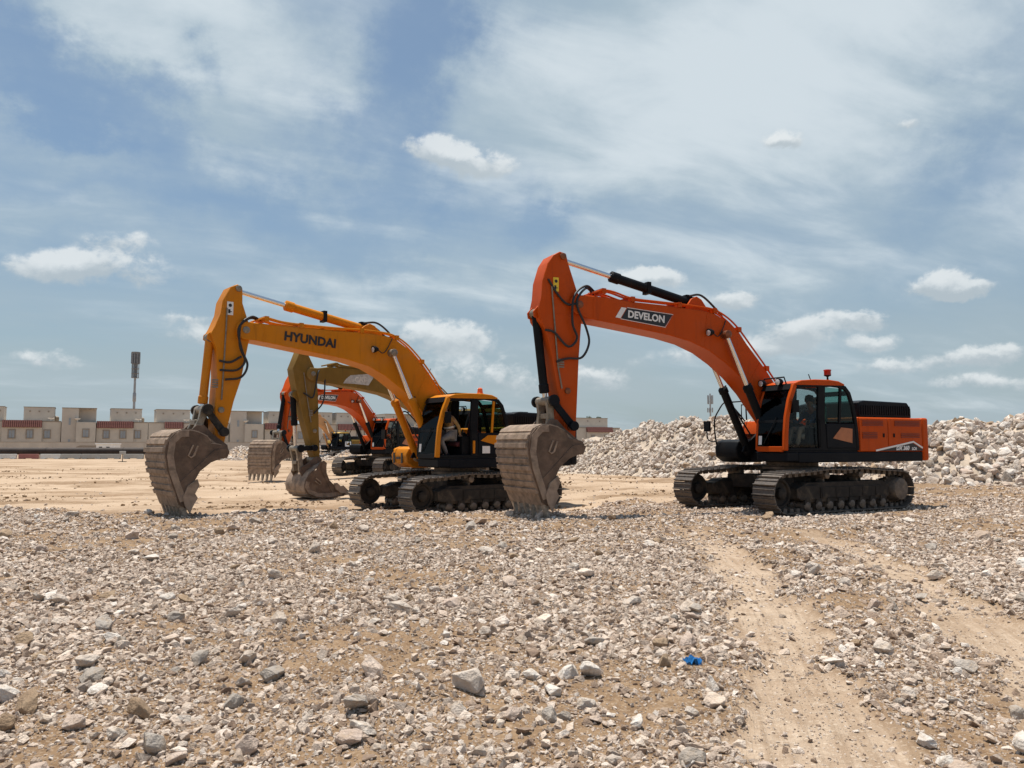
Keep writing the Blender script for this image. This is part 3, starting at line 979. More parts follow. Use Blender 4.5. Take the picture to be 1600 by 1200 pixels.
G_DARK = glass('smoked_glass', (0.30, 0.33, 0.36), 0.06)
G_SCREEN = glass('dark_windscreen', (0.20, 0.205, 0.21), 0.03)
G_DIM = glass('dimming_door_glass', (0.74, 0.77, 0.77), 0.04)  # plain tint, added to dim the view into the orange cab
G_TEAL = glass('teal_glass', (0.42, 0.62, 0.58), 0.06)
G_CLEAR = glass('clear_glass', (0.82, 0.88, 0.88), 0.05)


def rot2(p, c, a):
    a = R(a); x, z = p[0] - c[0], p[1] - c[1]
    return (c[0] + x * math.cos(a) - z * math.sin(a), c[1] + x * math.sin(a) + z * math.cos(a))


def arc(c, r, a0, a1, n=7):
    return [(c[0] + r * math.cos(R(a0 + (a1 - a0) * i / n)), c[1] + r * math.sin(R(a0 + (a1 - a0) * i / n))) for i in range(n + 1)]


# ------------------------------------------------------------------ tracks
H_TR, R_TR, GAUGE = 2.6, 0.46, 1.39
_shoe_cache = {}


def track_path():
    c = H_TR - R_TR - 0.03
    zc = 0.50
    pts = [(-c + (2 * c) * i / 12, zc - R_TR) for i in range(13)]
    pts += arc((c, zc), R_TR, -82, 82, 12)
    top = [(c, zc + R_TR), (1.3, 1.0), (0.62, 1.045), (0, 1.025), (-0.62, 1.045), (-1.3, 1.0), (-c, zc + R_TR)]
    pts += [(p[0], p[2]) for p in [(q.x, 0, q.z) for q in spline([(a, 0, b) for a, b in top], 4)]]
    pts += arc((-c, zc), R_TR, 98, 262, 12)
    return pts


def resample(pts, n):
    P = pts + [pts[0]]
    L = [0]
    for i in range(len(P) - 1): L.append(L[-1] + math.hypot(P[i + 1][0] - P[i][0], P[i + 1][1] - P[i][1]))
    out = []
    for k in range(n):
        d = L[-1] * k / n
        i = max(j for j in range(len(L) - 1) if L[j] <= d)
        u = (d - L[i]) / max(1e-9, L[i + 1] - L[i])
        out.append((P[i][0] + (P[i + 1][0] - P[i][0]) * u, P[i][1] + (P[i + 1][1] - P[i][1]) * u))
    return out, L[-1] / n


PATH, PITCH = resample(track_path(), 52)


def shoe_mesh(w):
    if w in _shoe_cache: return _shoe_cache[w]
    b = MB()
    p = PITCH / 2
    b.box(-p * 0.96, p * 0.90, -w, w, -0.012, 0.012)
    b.prism([(-p * 0.96, 0.011), (-p * 0.66, 0.011), (-p * 0.72, 0.05), (-p * 0.90, 0.05)], -w, w)
    b.prism([(p * 0.22, 0.011), (p * 0.50, 0.011), (p * 0.42, 0.032), (p * 0.30, 0.032)], -w, w)
    b.box(-p * 0.3, p * 0.75, -0.17, -0.09, -0.10, -0.0125)
    b.box(-p * 0.3, p * 0.75, 0.09, 0.17, -0.10, -0.0125)
    _shoe_cache[w] = (b, b.mesh('track_shoe', M_SHOE, 30))
    return _shoe_cache[w]


def make_track(root, sgn, w, yaw, lod):
    y0 = sgn * GAUGE
    tr = MB()
    # the side frame with its covers
    tr.prism([(-1.72, 0.36), (-1.5, 0.27), (1.35, 0.27), (1.62, 0.36), (1.62, 0.62), (1.3, 0.74), (-1.45, 0.74), (-1.72, 0.62)], -0.2, 0.2)
    for s2 in (-1, 1):
        tr.prism([(0.95, 0.34), (1.6, 0.34), (1.72, 0.40), (1.72, 0.60), (1.55, 0.67), (0.95, 0.67)], s2 * 0.201, s2 * 0.245)
        tr.box(-1.42, 0.88, s2 * 0.201, s2 * 0.222, 0.36, 0.62)
        for k in range(5):
            tr.box(-1.2 + 0.5 * k, -1.16 + 0.5 * k, s2 * 0.223, s2 * 0.236, 0.38, 0.60)
        for k in range(8):
            x = -1.45 + 0.4 * k
            tr.prism([(x - 0.09, 0.355), (x + 0.09, 0.355), (x + 0.12, 0.22), (x - 0.12, 0.22)], s2 * 0.203, s2 * 0.235)
    t = mk('track', tr, M_FRAME, root, 0.012)
    t.location = (0, 0, 0)
    M = Matrix.Rotation(yaw, 4, 'Z') @ Matrix.Translation((0, y0, 0))
    t.matrix_basis = M
    b = MB()
    for k in range(8):
        b.lathe([(0.07, -0.25), (0.115, -0.22), (0.115, -0.1), (0.09, -0.09), (0.09, 0.09), (0.115, 0.1), (0.115, 0.22), (0.07, 0.25)], (-1.45 + 0.4 * k, 0, 0.19), n=14)
    mk('track_roller', b, M_STEEL, t)
    for x in (0.62, -0.62):
        b = MB().lathe([(0.05, -0.24), (0.085, -0.22), (0.085, 0.22), (0.05, 0.24)], (x, 0, 0.90), n=14)
        b.box(x - 0.03, x + 0.03, -0.1, 0.1, 0.72, 0.86)
        mk('carrier_roller', b, M_STEEL, t)
    c = H_TR - R_TR - 0.03
    b = MB().lathe([(0.10, -0.17), (0.13, -0.15), (0.14, -0.05), (0.27, -0.05), (0.29, -0.09), (0.34, -0.09), (0.345, -0.05), (0.37, -0.04), (0.37, 0.04), (0.345, 0.05), (0.34, 0.09), (0.29, 0.09), (0.27, 0.05), (0.14, 0.05), (0.13, 0.15), (0.10, 0.17)], (c, 0, 0.5), n=28)
    mk('idler_wheel', b, M_FRAME, t)
    b = MB().lathe([(0.2, -0.30), (0.27, -0.27), (0.30, -0.12), (0.345, -0.06), (0.345, 0.06), (0.30, 0.12), (0.30, 0.24), (0.27, 0.29), (0.14, 0.31)], (-c, 0, 0.5), n=28)
    for k in range(21):
        a = 2 * math.pi * k / 21
        x, z = -c + 0.37 * math.cos(a), 0.5 + 0.37 * math.sin(a)
        b.cyl((x, -0.05, z), (x, 0.05, z), 0.035, 6)
    mk('drive_sprocket', b, M_STEEL, t)
    # shoes
    sb, sm = shoe_mesh(w)
    joined = MB()
    for i, (x, z) in enumerate(PATH):
        a, e = PATH[(i - 1) % len(PATH)], PATH[(i + 1) % len(PATH)]
        tx, tz = e[0] - a[0], e[1] - a[1]
        d = math.hypot(tx, tz); tx /= d; tz /= d
        nx, nz = tz, -tx                       # outward for a counter-clockwise path
        Mx = Matrix(((tx, 0, nx, x), (0, 1, 0, 0), (tz, 0, nz, z), (0, 0, 0, 1)))
        if lod == 0:
            o = link('track_shoe', sm, t)
            o.matrix_basis = Mx
        else:
            joined.add([Mx @ Vector(v) for v in sb.v], sb.f)
    if lod: mk('track_shoes', joined, M_SHOE, t, angle=30)['kind'] = 'stuff'
    return t


# ------------------------------------------------------------------ person
def skin_figure(name, joints, bones, mat, parent, rad, sub=1):
    me = bpy.data.meshes.new(name)
    keys = list(joints)
    ix = {k: i for i, k in enumerate(keys)}
    me.from_pydata([joints[k] for k in keys], [(ix[a], ix[b]) for a, b in bones], [])
    o = link(name, me, parent)
    me.materials.append(mat)
    sk = o.modifiers.new('skin', 'SKIN')
    sk.use_smooth_shade = True
    for k in keys:
        d = me.skin_vertices[0].data[ix[k]]
        d.radius = (rad[k], rad[k])
        d.use_root = (k == keys[0])
    ss = o.modifiers.new('sub', 'SUBSURF'); ss.levels = sub; ss.render_levels = sub
    return o


def make_person(label, J, shirt, trousers, cap, loc, rotz):
    root = thing('person', label, 'person', loc, rotz)
    rad = dict(pelvis=0.13, waist=0.12, chest=0.145, neck=0.055, head0=0.07, head1=0.098, head2=0.085, lsh=0.065, rsh=0.065, lel=0.046, rel=0.046, lwr=0.034, rwr=0.034, lha=0.04, rha=0.04, lfi=0.016, rfi=0.016,
               lhip=0.10, rhip=0.10, lkn=0.068, rkn=0.068, lan=0.045, ran=0.045, lto=0.04, rto=0.04)
    bones = [('pelvis', 'waist'), ('waist', 'chest'), ('chest', 'neck'), ('neck', 'head0'), ('head0', 'head1'), ('head1', 'head2')]
    for s in 'lr':
        bones += [('chest', s + 'sh'), (s + 'sh', s + 'el'), (s + 'el', s + 'wr'), (s + 'wr', s + 'ha'), (s + 'ha', s + 'fi'), ('pelvis', s + 'hip'), (s + 'hip', s + 'kn'), (s + 'kn', s + 'an'), (s + 'an', s + 'to')]
    skin = plain('skin', (0.30, 0.17, 0.11), 0.55, var=0.06)
    skin_figure('body', J, bones, skin, root, rad)
    sub = ['pelvis', 'waist', 'chest', 'lsh', 'lel', 'lwr', 'rsh', 'rel', 'rwr']
    skin_figure('shirt', {k: J[k] for k in sub}, [b for b in bones if b[0] in sub and b[1] in sub], shirt, root, {k: rad[k] * 1.14 for k in sub})
    sub = ['pelvis', 'lhip', 'lkn', 'lan', 'rhip', 'rkn', 'ran']
    skin_figure('trousers', {k: J[k] for k in sub}, [b for b in bones if b[0] in sub and b[1] in sub], trousers, root, {k: rad[k] * 1.22 for k in sub})
    for s in 'lr':
        a, b_ = Vector(J[s + 'an']), Vector(J[s + 'to'])
        m = MB().tube([a - (b_ - a) * 0.35 - Vector((0, 0, 0.02)), a + (b_ - a) * 0.3 - Vector((0, 0, 0.02)), b_ + (b_ - a) * 0.25 - Vector((0, 0, 0.01))], [0.05, 0.058, 0.035], 10)
        mk('shoe', m, M_BLACK, root)
        h0, h1 = Vector(J[s + 'wr']), Vector(J[s + 'fi'])
        fd = (h1 - h0).normalized()
        side = fd.cross(Vector((0, 0, 1))).normalized()
        hb = MB()
        for k in range(4):
            p0 = h0 + fd * 0.07 + side * (0.027 - 0.018 * k)
            hb.tube([p0, p0 + fd * (0.035 + 0.008 * (1.5 - abs(k - 1.5))), p0 + fd * 0.06 - Vector((0, 0, 0.025))], [0.0095, 0.0085, 0.007], 6)
        p0 = h0 + fd * 0.03 + side * 0.035
        hb.tube([p0, p0 + fd * 0.03 + side * 0.02, p0 + fd * 0.055 + side * 0.015 - Vector((0, 0, 0.012))], [0.011, 0.0095, 0.008], 6)
        mk('hand_fingers', hb, skin, root)
    h = Vector(J['head1']); t_ = Vector(J['head2'])
    hm = MB()
    for i in range(5):
        pass
    n, prof = 14, []
    up = (t_ - h).normalized()
    hm.tube([h - up * 0.01 - Vector((0.025, 0, 0)), h + up * 0.05 - Vector((0.012, 0, 0)), t_ + up * 0.06, t_ + up * 0.085], [0.112, 0.118, 0.092, 0.02], 16)
    mk('hair', hm, cap, root)
    f = h + Vector((0.105, 0, 0.0))
    fm = MB().tube([f + Vector((0, 0, 0.03)), f + Vector((0.022, 0, -0.015)), f + Vector((0, 0, -0.025))], [0.008, 0.016, 0.01], 8)
    mk('nose', fm, skin, root)
    em = MB()
    for s in (-1, 1): em.tube([f + Vector((-0.02, s * 0.034, 0.035)), f + Vector((-0.004, s * 0.032, 0.035))], [0.012, 0.008], 8)
    em.tube([f + Vector((-0.012, -0.025, -0.05)), f + Vector((-0.002, 0, -0.05)), f + Vector((-0.012, 0.025, -0.05))], 0.006, 6)
    mk('face_features', em, M_BLACK, root)
    return root


# ------------------------------------------------------------------ excavator
def build_excavator(cfg):
    L = cfg
    lod = L.get('lod', 0)
    px, py, pz = L['pos']
    rz = math.pi + R(L['phi'])
    root = thing('excavator', L['label'], 'excavator', (px, py, pz), rz, 'excavators parked on the cleared ground')
    if L.get('scale'): root.scale = (L['scale'],) * 3
    BODY, ARM, ACC = L['body'], L['arm'], L['acc']
    CYL = L['cyl']
    # ---- undercarriage
    for s in (-1, 1): make_track(root, s, 0.33, R(L.get('tyaw', 0)), lod)
    b = MB()
    b.plan([(-0.75, -0.6), (-1.15, -1.2), (-0.6, -1.2), (-0.3, -0.8), (0.3, -0.8), (0.6, -1.2), (1.15, -1.2), (0.75, -0.6), (0.75, 0.6), (1.15, 1.2), (0.6, 1.2), (0.3, 0.8), (-0.3, 0.8), (-0.6, 1.2), (-1.15, 1.2), (-0.75, 0.6)], 0.50, 0.86)
    b.lathe([(0.80, 0.86), (0.80, 0.98)], (0, 0, 0), 'Z', 32)
    mk('centre_frame', b, M_FRAME, root, 0.02)
    b = MB().lathe([(0.70, 0.98), (0.74, 1.0), (0.74, 1.07), (0.66, 1.08), (0.66, 1.20)], (0, 0, 0), 'Z', 32)
    mk('slewing_ring', b, M_STEEL, root)
    # ---- platform
    b = MB()
    tail = [(-3.24, 1.455)] if L.get('square_tail') else [(-3.18, 1.455)]
    b.plan([(1.22, 1.455), (1.22, 0.36), (0.95, 0.34), (0.95, -0.5), (0.42, -0.52), (0.42, -1.455), (-3.18, -1.455), (-3.18, 1.455)], 1.205, 1.455)
    b.plan([(1.6, 1.455), (1.6, 0.45), (1.222, 0.45), (1.222, 1.455)], 1.24, 1.455)
    mk('platform', b, M_CHAR, root, 0.02)
    b = MB()
    for s in (-1, 1):
        b.prism([(-0.7, 1.456), (1.32, 1.456), (1.25, 1.60), (0.5, 2.18), (0.0, 2.2), (-0.7, 1.7)], -0.02 + s * 0.36, -0.02 + s * 0.42)
    mk('boom_bracket', b, M_BLACK, root, 0.01)
    # ---- right side boxes
    b = MB().prism([(0.44, 1.17), (1.10, 1.17), (1.32, 1.30), (1.35, 1.55), (1.28, 1.72), (1.1, 1.78), (0.44, 1.78)], -1.455, -0.6)
    tb = mk('tool_box', b, L['boxmat'], root, 0.03)
    if L.get('emblem'):
        b = MB()
        for yy in (-1.28, -0.84): b.box(1.353, 1.362, yy - 0.045, yy + 0.045, 1.30, 1.60)
        b.box(1.353, 1.362, -1.17, -0.95, 1.42, 1.48)
        mk('emblem', b, M_DECAL, tb)
    b = MB().prism([(-0.9, 1.456), (0.437, 1.456), (0.437, 2.0), (0.30, 2.28), (-0.9, 2.32)], -1.45, -0.55)
    ft = mk('fuel_tank', b, BODY, root, 0.03)
    b = MB()
    for z in (1.5, 1.62): b.box(0.44, 0.62, -1.3, -0.75, z + 0.29, z + 0.31)
    b.tube(spline([(1.30, -1.42, 1.6), (1.36, -1.42, 1.95), (1.36, -1.42, 2.33), (1.2, -1.42, 2.6), (1.04, -1.42, 2.78), (0.86, -1.42, 2.81), (0.5, -1.42, 2.5), (0.3, -1.42, 2.3)], 5), 0.02, 8)
    b.tube([(0.86, -1.42, 2.81), (0.86, -0.75, 2.81), (0.86, -0.72, 2.3)], 0.02, 8)
    b.tube(spline([(1.34, -1.42, 1.72), (1.58, -1.42, 1.76), (1.64, -1.42, 2.0), (1.64, -1.42, 2.2)], 4), 0.016, 6)
    b.box(1.60, 1.66, -1.52, -1.3, 2.0, 2.28)
    b.tube([(0.4, -1.43, 2.31), (0.4, -1.43, 2.75), (-0.6, -1.43, 2.75), (-0.6, -1.43, 2.33)], 0.018, 6)
    mk('handrail', b, M_BLACK, root)
    # ---- engine housing
    b = MB().box(-3.18, -0.84, -1.43, 1.43, 1.456, 2.34)
    hs = mk('engine_housing', b, BODY, root, 0.03)
    for (x0, x1, nm) in ((-1.885, -0.87, 'a'), (-3.17, -1.905, 'b')):
        d = mk('side_door', MB().box(x0, x1, 1.432, 1.458, 1.475, 2.315), L['doormat'], hs, 0.012)
        if lod < 2:
            if nm == 'a': rects = [(-1.70, -0.95, 2.12, 2.27), (-1.48, -0.95, 1.80, 1.97)]
            else: rects = [(-3.08, -2.13, 2.12, 2.27), (-3.07, -2.36, 1.82, 1.95)]
            for (a0, a1, z0, z1) in rects:
                v = MB()
                k = 4 if z1 - z0 > 0.14 else 3
                st = (z1 - z0) / k
                for i in range(k):
                    v.prism([(0, 0)] * 0 or [(a0, z0 + i * st), (a1, z0 + i * st), (a1, z0 + i * st + st * 0.55), (a0, z0 + i * st + st * 0.55)], 1.459, 1.475)
                mk('vent_slats', v, M_VENT if BODY is M_ORANGE else M_CHAR, hs)
            xx = -1.72 if nm == 'a' else -2.10
            mk('latch', MB().box(xx - 0.03, xx + 0.03, 1.459, 1.472, 1.83, 1.93), M_BLACK, hs, 0.005)
    # counterweight with a rounded back
    pl = [(-3.20, 1.46)] + [(-3.20 - 0.42 * math.sin(R(a)) ** 0.9 if a > 0 else -3.20, 0) for a in ()]
    pl = [(-3.20, -1.46), (-3.34, -1.46), (-3.46, -1.36), (-3.56, -1.0), (-3.62, -0.5), (-3.64, 0), (-3.62, 0.5), (-3.56, 1.0), (-3.50, 1.36), (-3.42, 1.46), (-3.20, 1.46)]
    b = MB().plan(pl, 1.22, 2.35)
    mk('counterweight', b, L['tailmat'], root, 0.05)
    # hood
    hood_n = 1.2 if not L.get('hood') else L['hood']
    b = MB().prism([(-1.15, 2.342), (-3.12, 2.342), (-3.12, 2.60), (-2.98, 2.76), (-1.35, 2.79), (-1.15, 2.74)], -0.85, hood_n)
    hd = mk('engine_hood', b, M_CHAR, root, 0.03)
    if lod < 2:
        v = MB()
        for k in range(22):
            x = -3.05 + 0.085 * k
            v.box(x, x + 0.04, hood_n + 0.001, hood_n + 0.02, 2.42, 2.66)
        v.box(-2.2, -1.9, 0.2, 0.6, 2.78, 2.83)
        mk('louvre_bars', v, M_BLACK, hd)
    # ---- cab
    cabroot = build_cab(root, L, lod)
    # ---- boom
    foot = (0.18, 1.98)
    BA, SA, KA = L.get('boom_rot', 0), L.get('stick_rot', 0), L.get('bucket_rot', 0)
    B = L['boom']
    tip = B['tip']

    def bt(p): return rot2(p, foot, BA)
    tip2 = bt(tip)

    def stt(p):
        q = (p[0] + tip2[0] - tip[0], p[1] + tip2[1] - tip[1])
        return rot2(q, tip2, SA)
    T = L['stick']

    def bkt(p):
        q = stt(T['bpin'])
        s_ = T.get('bscale', 1)
        o_ = rot2((q[0] + (p[0] - T['bpin0'][0]) * s_, q[1] + (p[1] - T['bpin0'][1]) * s_), q, SA + KA)
        return o_
    W = 0.34
    poly = [bt(p) for p in arc(tip, 0.24, -100, 60, 6) + B['top'] + arc(foot, 0.26, 120, 290, 7) + B['bot'][::-1]]
    bm_ = MB().prism(poly, -W, W)
    boom = mk('boom', bm_, ARM, root, 0.022)
    pins = MB()
    for p, r, y in ((tip, 0.085, W + 0.02), (B['lift'], 0.10, W + 0.22), (foot, 0.13, W + 0.1)):
        q = bt(p)
        pins.lathe([(r * 0.5, -y - 0.02), (r, -y), (r, y), (r * 0.5, y + 0.02)], (q[0], 0, q[1]), n=18)
    mk('pivot_pin', pins, M_PINO if ARM is M_ORANGE else M_PIN, boom)
    if lod < 2:
        # hydraulic lines along the top of the boom
        for off in (0.22, 0.08, -0.08, -0.22):
            pt = [bt(p) for p in B['pipe']]
            m = MB().tube(spline([(x, off + (0.09 if off > 0 else -0.02), z) for x, z in pt], 4), 0.024, 7)
            mk('hydraulic_line', m, ARM, boom)
        m = MB()
        for k in range(1, len(B['pipe']) - 1, 2):
            x, z = bt(B['pipe'][k])
            m.box(x - 0.05, x + 0.05, -0.3, 0.37, z - 0.09, z + 0.035)
        mk('line_clamps', m, ARM, boom)
    if lod < 2:
        m = MB()
        for (xa, za, xb, zb) in B.get('seams', [(6.2, 5.0, 6.2, 4.54), (3.0, 4.88, 3.1, 4.05), (1.35, 3.72, 1.72, 3.2)]):
            a_, b_2 = bt((xa, za)), bt((xb, zb))
            m.strip([a_, b_2], 0.022, W - 0.01, W + 0.006)
        mk('weld_seam', m, ARM, boom)
    if lod < 2 and B.get('lamp'):
        lx, lz = bt(B['lamp'])
        m = MB().box(lx - 0.03, lx + 0.03, W, W + 0.12, lz - 0.02, lz + 0.02)
        m.tube([(lx - 0.06, W + 0.12, lz), (lx + 0.02, W + 0.12, lz), (lx + 0.09, W + 0.12, lz - 0.01)], [0.05, 0.085, 0.095], 14)
        lm = mk('boom_lamp', m, M_BLACK, boom)
        mk('lens', MB().tube([(lx + 0.0905, W + 0.12, lz - 0.01), (lx + 0.10, W + 0.12, lz - 0.01)], [0.082, 0.06], 14), M_LAMP, lm)
        m = MB().tube(spline([(lx - 0.06, W + 0.1, lz), (lx - 0.25, W + 0.06, lz - 0.08), (lx - 0.42, W + 0.03, lz + 0.1), (lx - 0.55, W + 0.02, lz + 0.35)], 5), 0.012, 6)
        mk('lamp_cable', m, M_RUB, lm)
    # ---- lift cylinders
    for s in (-1, 1):
        a, e = bt(B['lift']), (1.06, 1.46)
        yv = s * 0.46
        A, E = Vector((a[0], yv, a[1])), Vector((e[0], yv, e[1]))
        mid = A + (E - A) * 0.44
        c = mk('lift_cylinder', MB().tube([mid - (E - A) * 0.015, mid, mid + (E - A) * 0.035, mid + (E - A) * 0.036, E], [0.085, 0.125, 0.125, 0.105, 0.105], 18), CYL, root)
        mk('piston_rod', MB().cyl(A, mid, 0.055, 14), M_CHROME, c)
        m = MB().lathe([(0.10, -0.07), (0.10, 0.07)], (A.x, A.y, A.z), n=16)
        m.lathe([(0.11, -0.07), (0.11, 0.07)], (E.x, E.y, E.z), n=16)
        mk('cylinder_eye', m, M_PIN if ARM is not M_ORANGE else M_BLACK, c)
        if lod < 2:
            m = MB().tube(spline([mid + Vector((-0.10, 0, 0.1)), mid + Vector((-0.16, 0, -0.2)), E + Vector((-0.12, 0, 0.4))], 5), 0.022, 7)
            mk('hose', m, M_RUB, c)
    # ---- stick
    sp = [stt(p) for p in T['poly']]
    stk = mk('stick', MB().prism(sp, -0.25, 0.25), ARM, root, 0.02)
    if lod < 2:
        # weld-on edge flanges and small bosses
        m = MB()
        for p, r in ((T['boss'], 0.07), (T['link'], 0.10), (T['bpin'], 0.12), (T['top'], 0.075)):
            q = stt(p)
            m.lathe([(r * 0.5, -0.31), (r, -0.29), (r, 0.29), (r * 0.5, 0.31)], (q[0], 0, q[1]), n=16)
        mk('pivot_pin', m, M_PINO if ARM is M_ORANGE else M_PIN, stk)
        m = MB()
        ln = [stt(p) for p in T['line']]
        m.tube([(x, 0.275, z) for x, z in ln], 0.018, 6)
        mk('hydraulic_line', m, M_PIN, stk)
    if lod < 2:
        m = MB()
        vx, vz = stt((T['boss'][0] + 0.16, T['boss'][1] + 0.62))
        for k in range(4): m.box(vx - 0.07, vx + 0.07, 0.251, 0.275, vz - 0.10 + 0.055 * k, vz - 0.065 + 0.055 * k)
        mk('grease_block', m, M_PIN, stk)
        m = MB()
        xa, za = stt((T['cylpin'][0] - 0.42, T['cylpin'][1] - 0.02)); xb, zb = stt((T['cylpin'][0] - 0.95, T['cylpin'][1] + 0.0))
        m.strip([(xa, za), (xb, zb)], 0.02, 0.246, 0.2565)
        mk('weld_seam', m, ARM, stk)
    if T.get('sticker'):
        x, z = stt(T['sticker'])
        w, h = T['stsize']
        st = mk('warning_sticker', MB().box(x - w, x + w, 0.251, 0.256, z - h, z + h), T['stmat'], stk)
        m = MB()
        m.box(x - w * 0.6, x + w * 0.6, 0.257, 0.259, z - h * 0.55, z - h * 0.45)
        m.box(x - w * 0.1, x + w * 0.6, 0.257, 0.259, z - h * 0.75, z - h * 0.15)
        m.lathe([(w * 0.55, 0), (w * 0.55, 0.003)], (x, 0.257, z + h * 0.45), n=12)
        mk('pictogram', m, M_DECAL, st)
    # ---- stick cylinder
    a, e = stt(T['top']), bt(B['cylbase'])
    A, E = Vector((a[0], 0, a[1])), Vector((e[0], 0, e[1]))
    f = B.get('rodfrac', 0.40)
    mid = A + (E - A) * f
    c = mk('stick_cylinder', MB().tube([mid - (E - A) * 0.008, mid, mid + (E - A) * 0.055, mid + (E - A) * 0.06, E], [0.095, 0.135, 0.135, 0.112, 0.112], 18), CYL, root)
    mk('piston_rod', MB().cyl(A, mid, 0.062, 14), M_CHROME, c)
    m = MB().lathe([(0.12, -0.1), (0.12, 0.1)], (A.x, 0, A.z), n=16).lathe([(0.15, -0.12), (0.15, 0.12)], (E.x, 0, E.z), n=16)
    mk('cylinder_eye', m, M_PIN if ARM is not M_ORANGE else M_BLACK, c)
    m = MB()
    for s in (-1, 1):
        q = [bt(p) for p in B['bracket']]
        m.prism(q, s * 0.14, s * 0.20)
    mk('cylinder_bracket', m, ARM, boom, 0.01)
    if lod < 2:
        hb = bt(B['hose0']); he = bt(B['hose1'])
        for k, yv in enumerate((0.1, -0.06)):
            m = MB().tube(spline([(E.x + 0.15, yv, E.z + 0.16 - 0.08 * k), (E.x - 0.25, yv, E.z + 0.2 - 0.1 * k), (hb[0], yv, hb[1] - 0.12 * k), (he[0], yv, he[1])], 6), 0.028, 8)
            mk('hose', m, M_RUB, c)
        m = MB().box(E.x + 0.02, E.x + 0.2, -0.08, 0.08, E.z + 0.1, E.z + 0.2)
        q = E + (A - E) * 0.35
        m.box(q.x - 0.05, q.x + 0.05, -0.12, 0.12, q.z - 0.14, q.z + 0.15)
        mk('hose_port', m, M_BLACK, c)
    # ---- bucket cylinder and links
    a, e = stt(T['cylpin']), bkt(T['linkpin']) if False else None
    A = Vector((a[0], 0, a[1]))
    g = stt(T['linkage'])
    if L.get('curl'):
        g = L['curl']
    E = Vector((g[0], 0, g[1]))
    f = T.get('rodfrac', 0.12)
    mid = E + (A - E) * f
    c = mk('bucket_cylinder', MB().tube([mid, mid + (A - E) * 0.01, mid + (A - E) * 0.10, mid + (A - E) * 0.11, A], [0.08, 0.115, 0.115, 0.098, 0.098], 18), CYL if not T.get('bcyl') else T['bcyl'], root)
    mk('piston_rod', MB().cyl(E, mid, 0.055, 14), M_CHROME, c)
    m = MB().lathe([(0.11, -0.1), (0.11, 0.1)], (A.x, 0, A.z), n=16)
    mk('cylinder_eye', m, M_PIN, c)
    m = MB()
    for s in (-1, 1):
        q = [stt(p) for p in T['lug']]
        m.prism(q, s * 0.12, s * 0.17)
    mk('cylinder_bracket', m, ARM, stk, 0.01)
    lp = stt(T['link'])
    for s in (-1, 1):
        m = MB().strip([lp, g], [0.17, 0.15], s * 0.31, s * 0.37)
        m.lathe([(0.11, 0), (0.11, 0.08)], (lp[0], s * 0.37 if s > 0 else -0.45, lp[1]), n=16)
        m.lathe([(0.13, 0), (0.13, 0.09)], (g[0], s * 0.37 if s > 0 else -0.46, g[1]), n=16)
        mk('guide_link', m, M_CHAR if L['name'] != 'amber' else M_FRAME, root, 0.01)
    bl = bkt(T['bl'])
    m = MB()
    for s in (-1, 1):
        m.strip([g, ((g[0] + bl[0]) / 2, (g[1] + bl[1]) / 2), bl], [0.22, 0.14, 0.2], s * 0.17, s * 0.28)
    m.lathe([(0.10, -0.33), (0.10, 0.33)], (g[0], 0, g[1]), n=16)
    m.box(min(g[0], bl[0]) + 0.0, max(g[0], bl[0]) + 0.05, -0.17, 0.17, (g[1] * 0.4 + bl[1] * 0.6) - 0.07, (g[1] * 0.4 + bl[1] * 0.6) + 0.05)
    mk('bucket_link', m, M_PIN, root, 0.012)
    # ---- bucket
    build_bucket(root, T, bkt, lod)
    # ---- hoses between boom and stick
    if lod < 2 and T.get('hoses'):
        for hs_ in T['hoses']:
            m = MB().tube(spline([(stt(p[:2]) + (p[2],))[0:1] + (p[2],) + (stt(p[:2])[1],) for p in hs_], 7), 0.027, 8)
            mk('hose', m, M_RUB, stk)
    L['root'], L['boom_obj'], L['bt'], L['stk'] = root, boom, bt, stk
    return root


SHELL = [(7.30, 1.93), (7.5, 2.03), (7.66, 2.07), (7.86, 2.07), (8.03, 2.0), (8.14, 1.86), (8.19, 1.68), (8.19, 1.45), (8.13, 1.16), (8.03, 0.86), (7.92, 0.58), (7.86, 0.42)]
MOUTH = [(7.74, 0.34), (7.64, 0.40), (7.59, 0.62), (7.56, 0.94), (7.45, 1.15), (7.22, 1.34), (7.02, 1.42), (6.86, 1.44), (6.80, 1.58), (6.88, 1.72), (7.05, 1.76), (7.22, 1.78)]


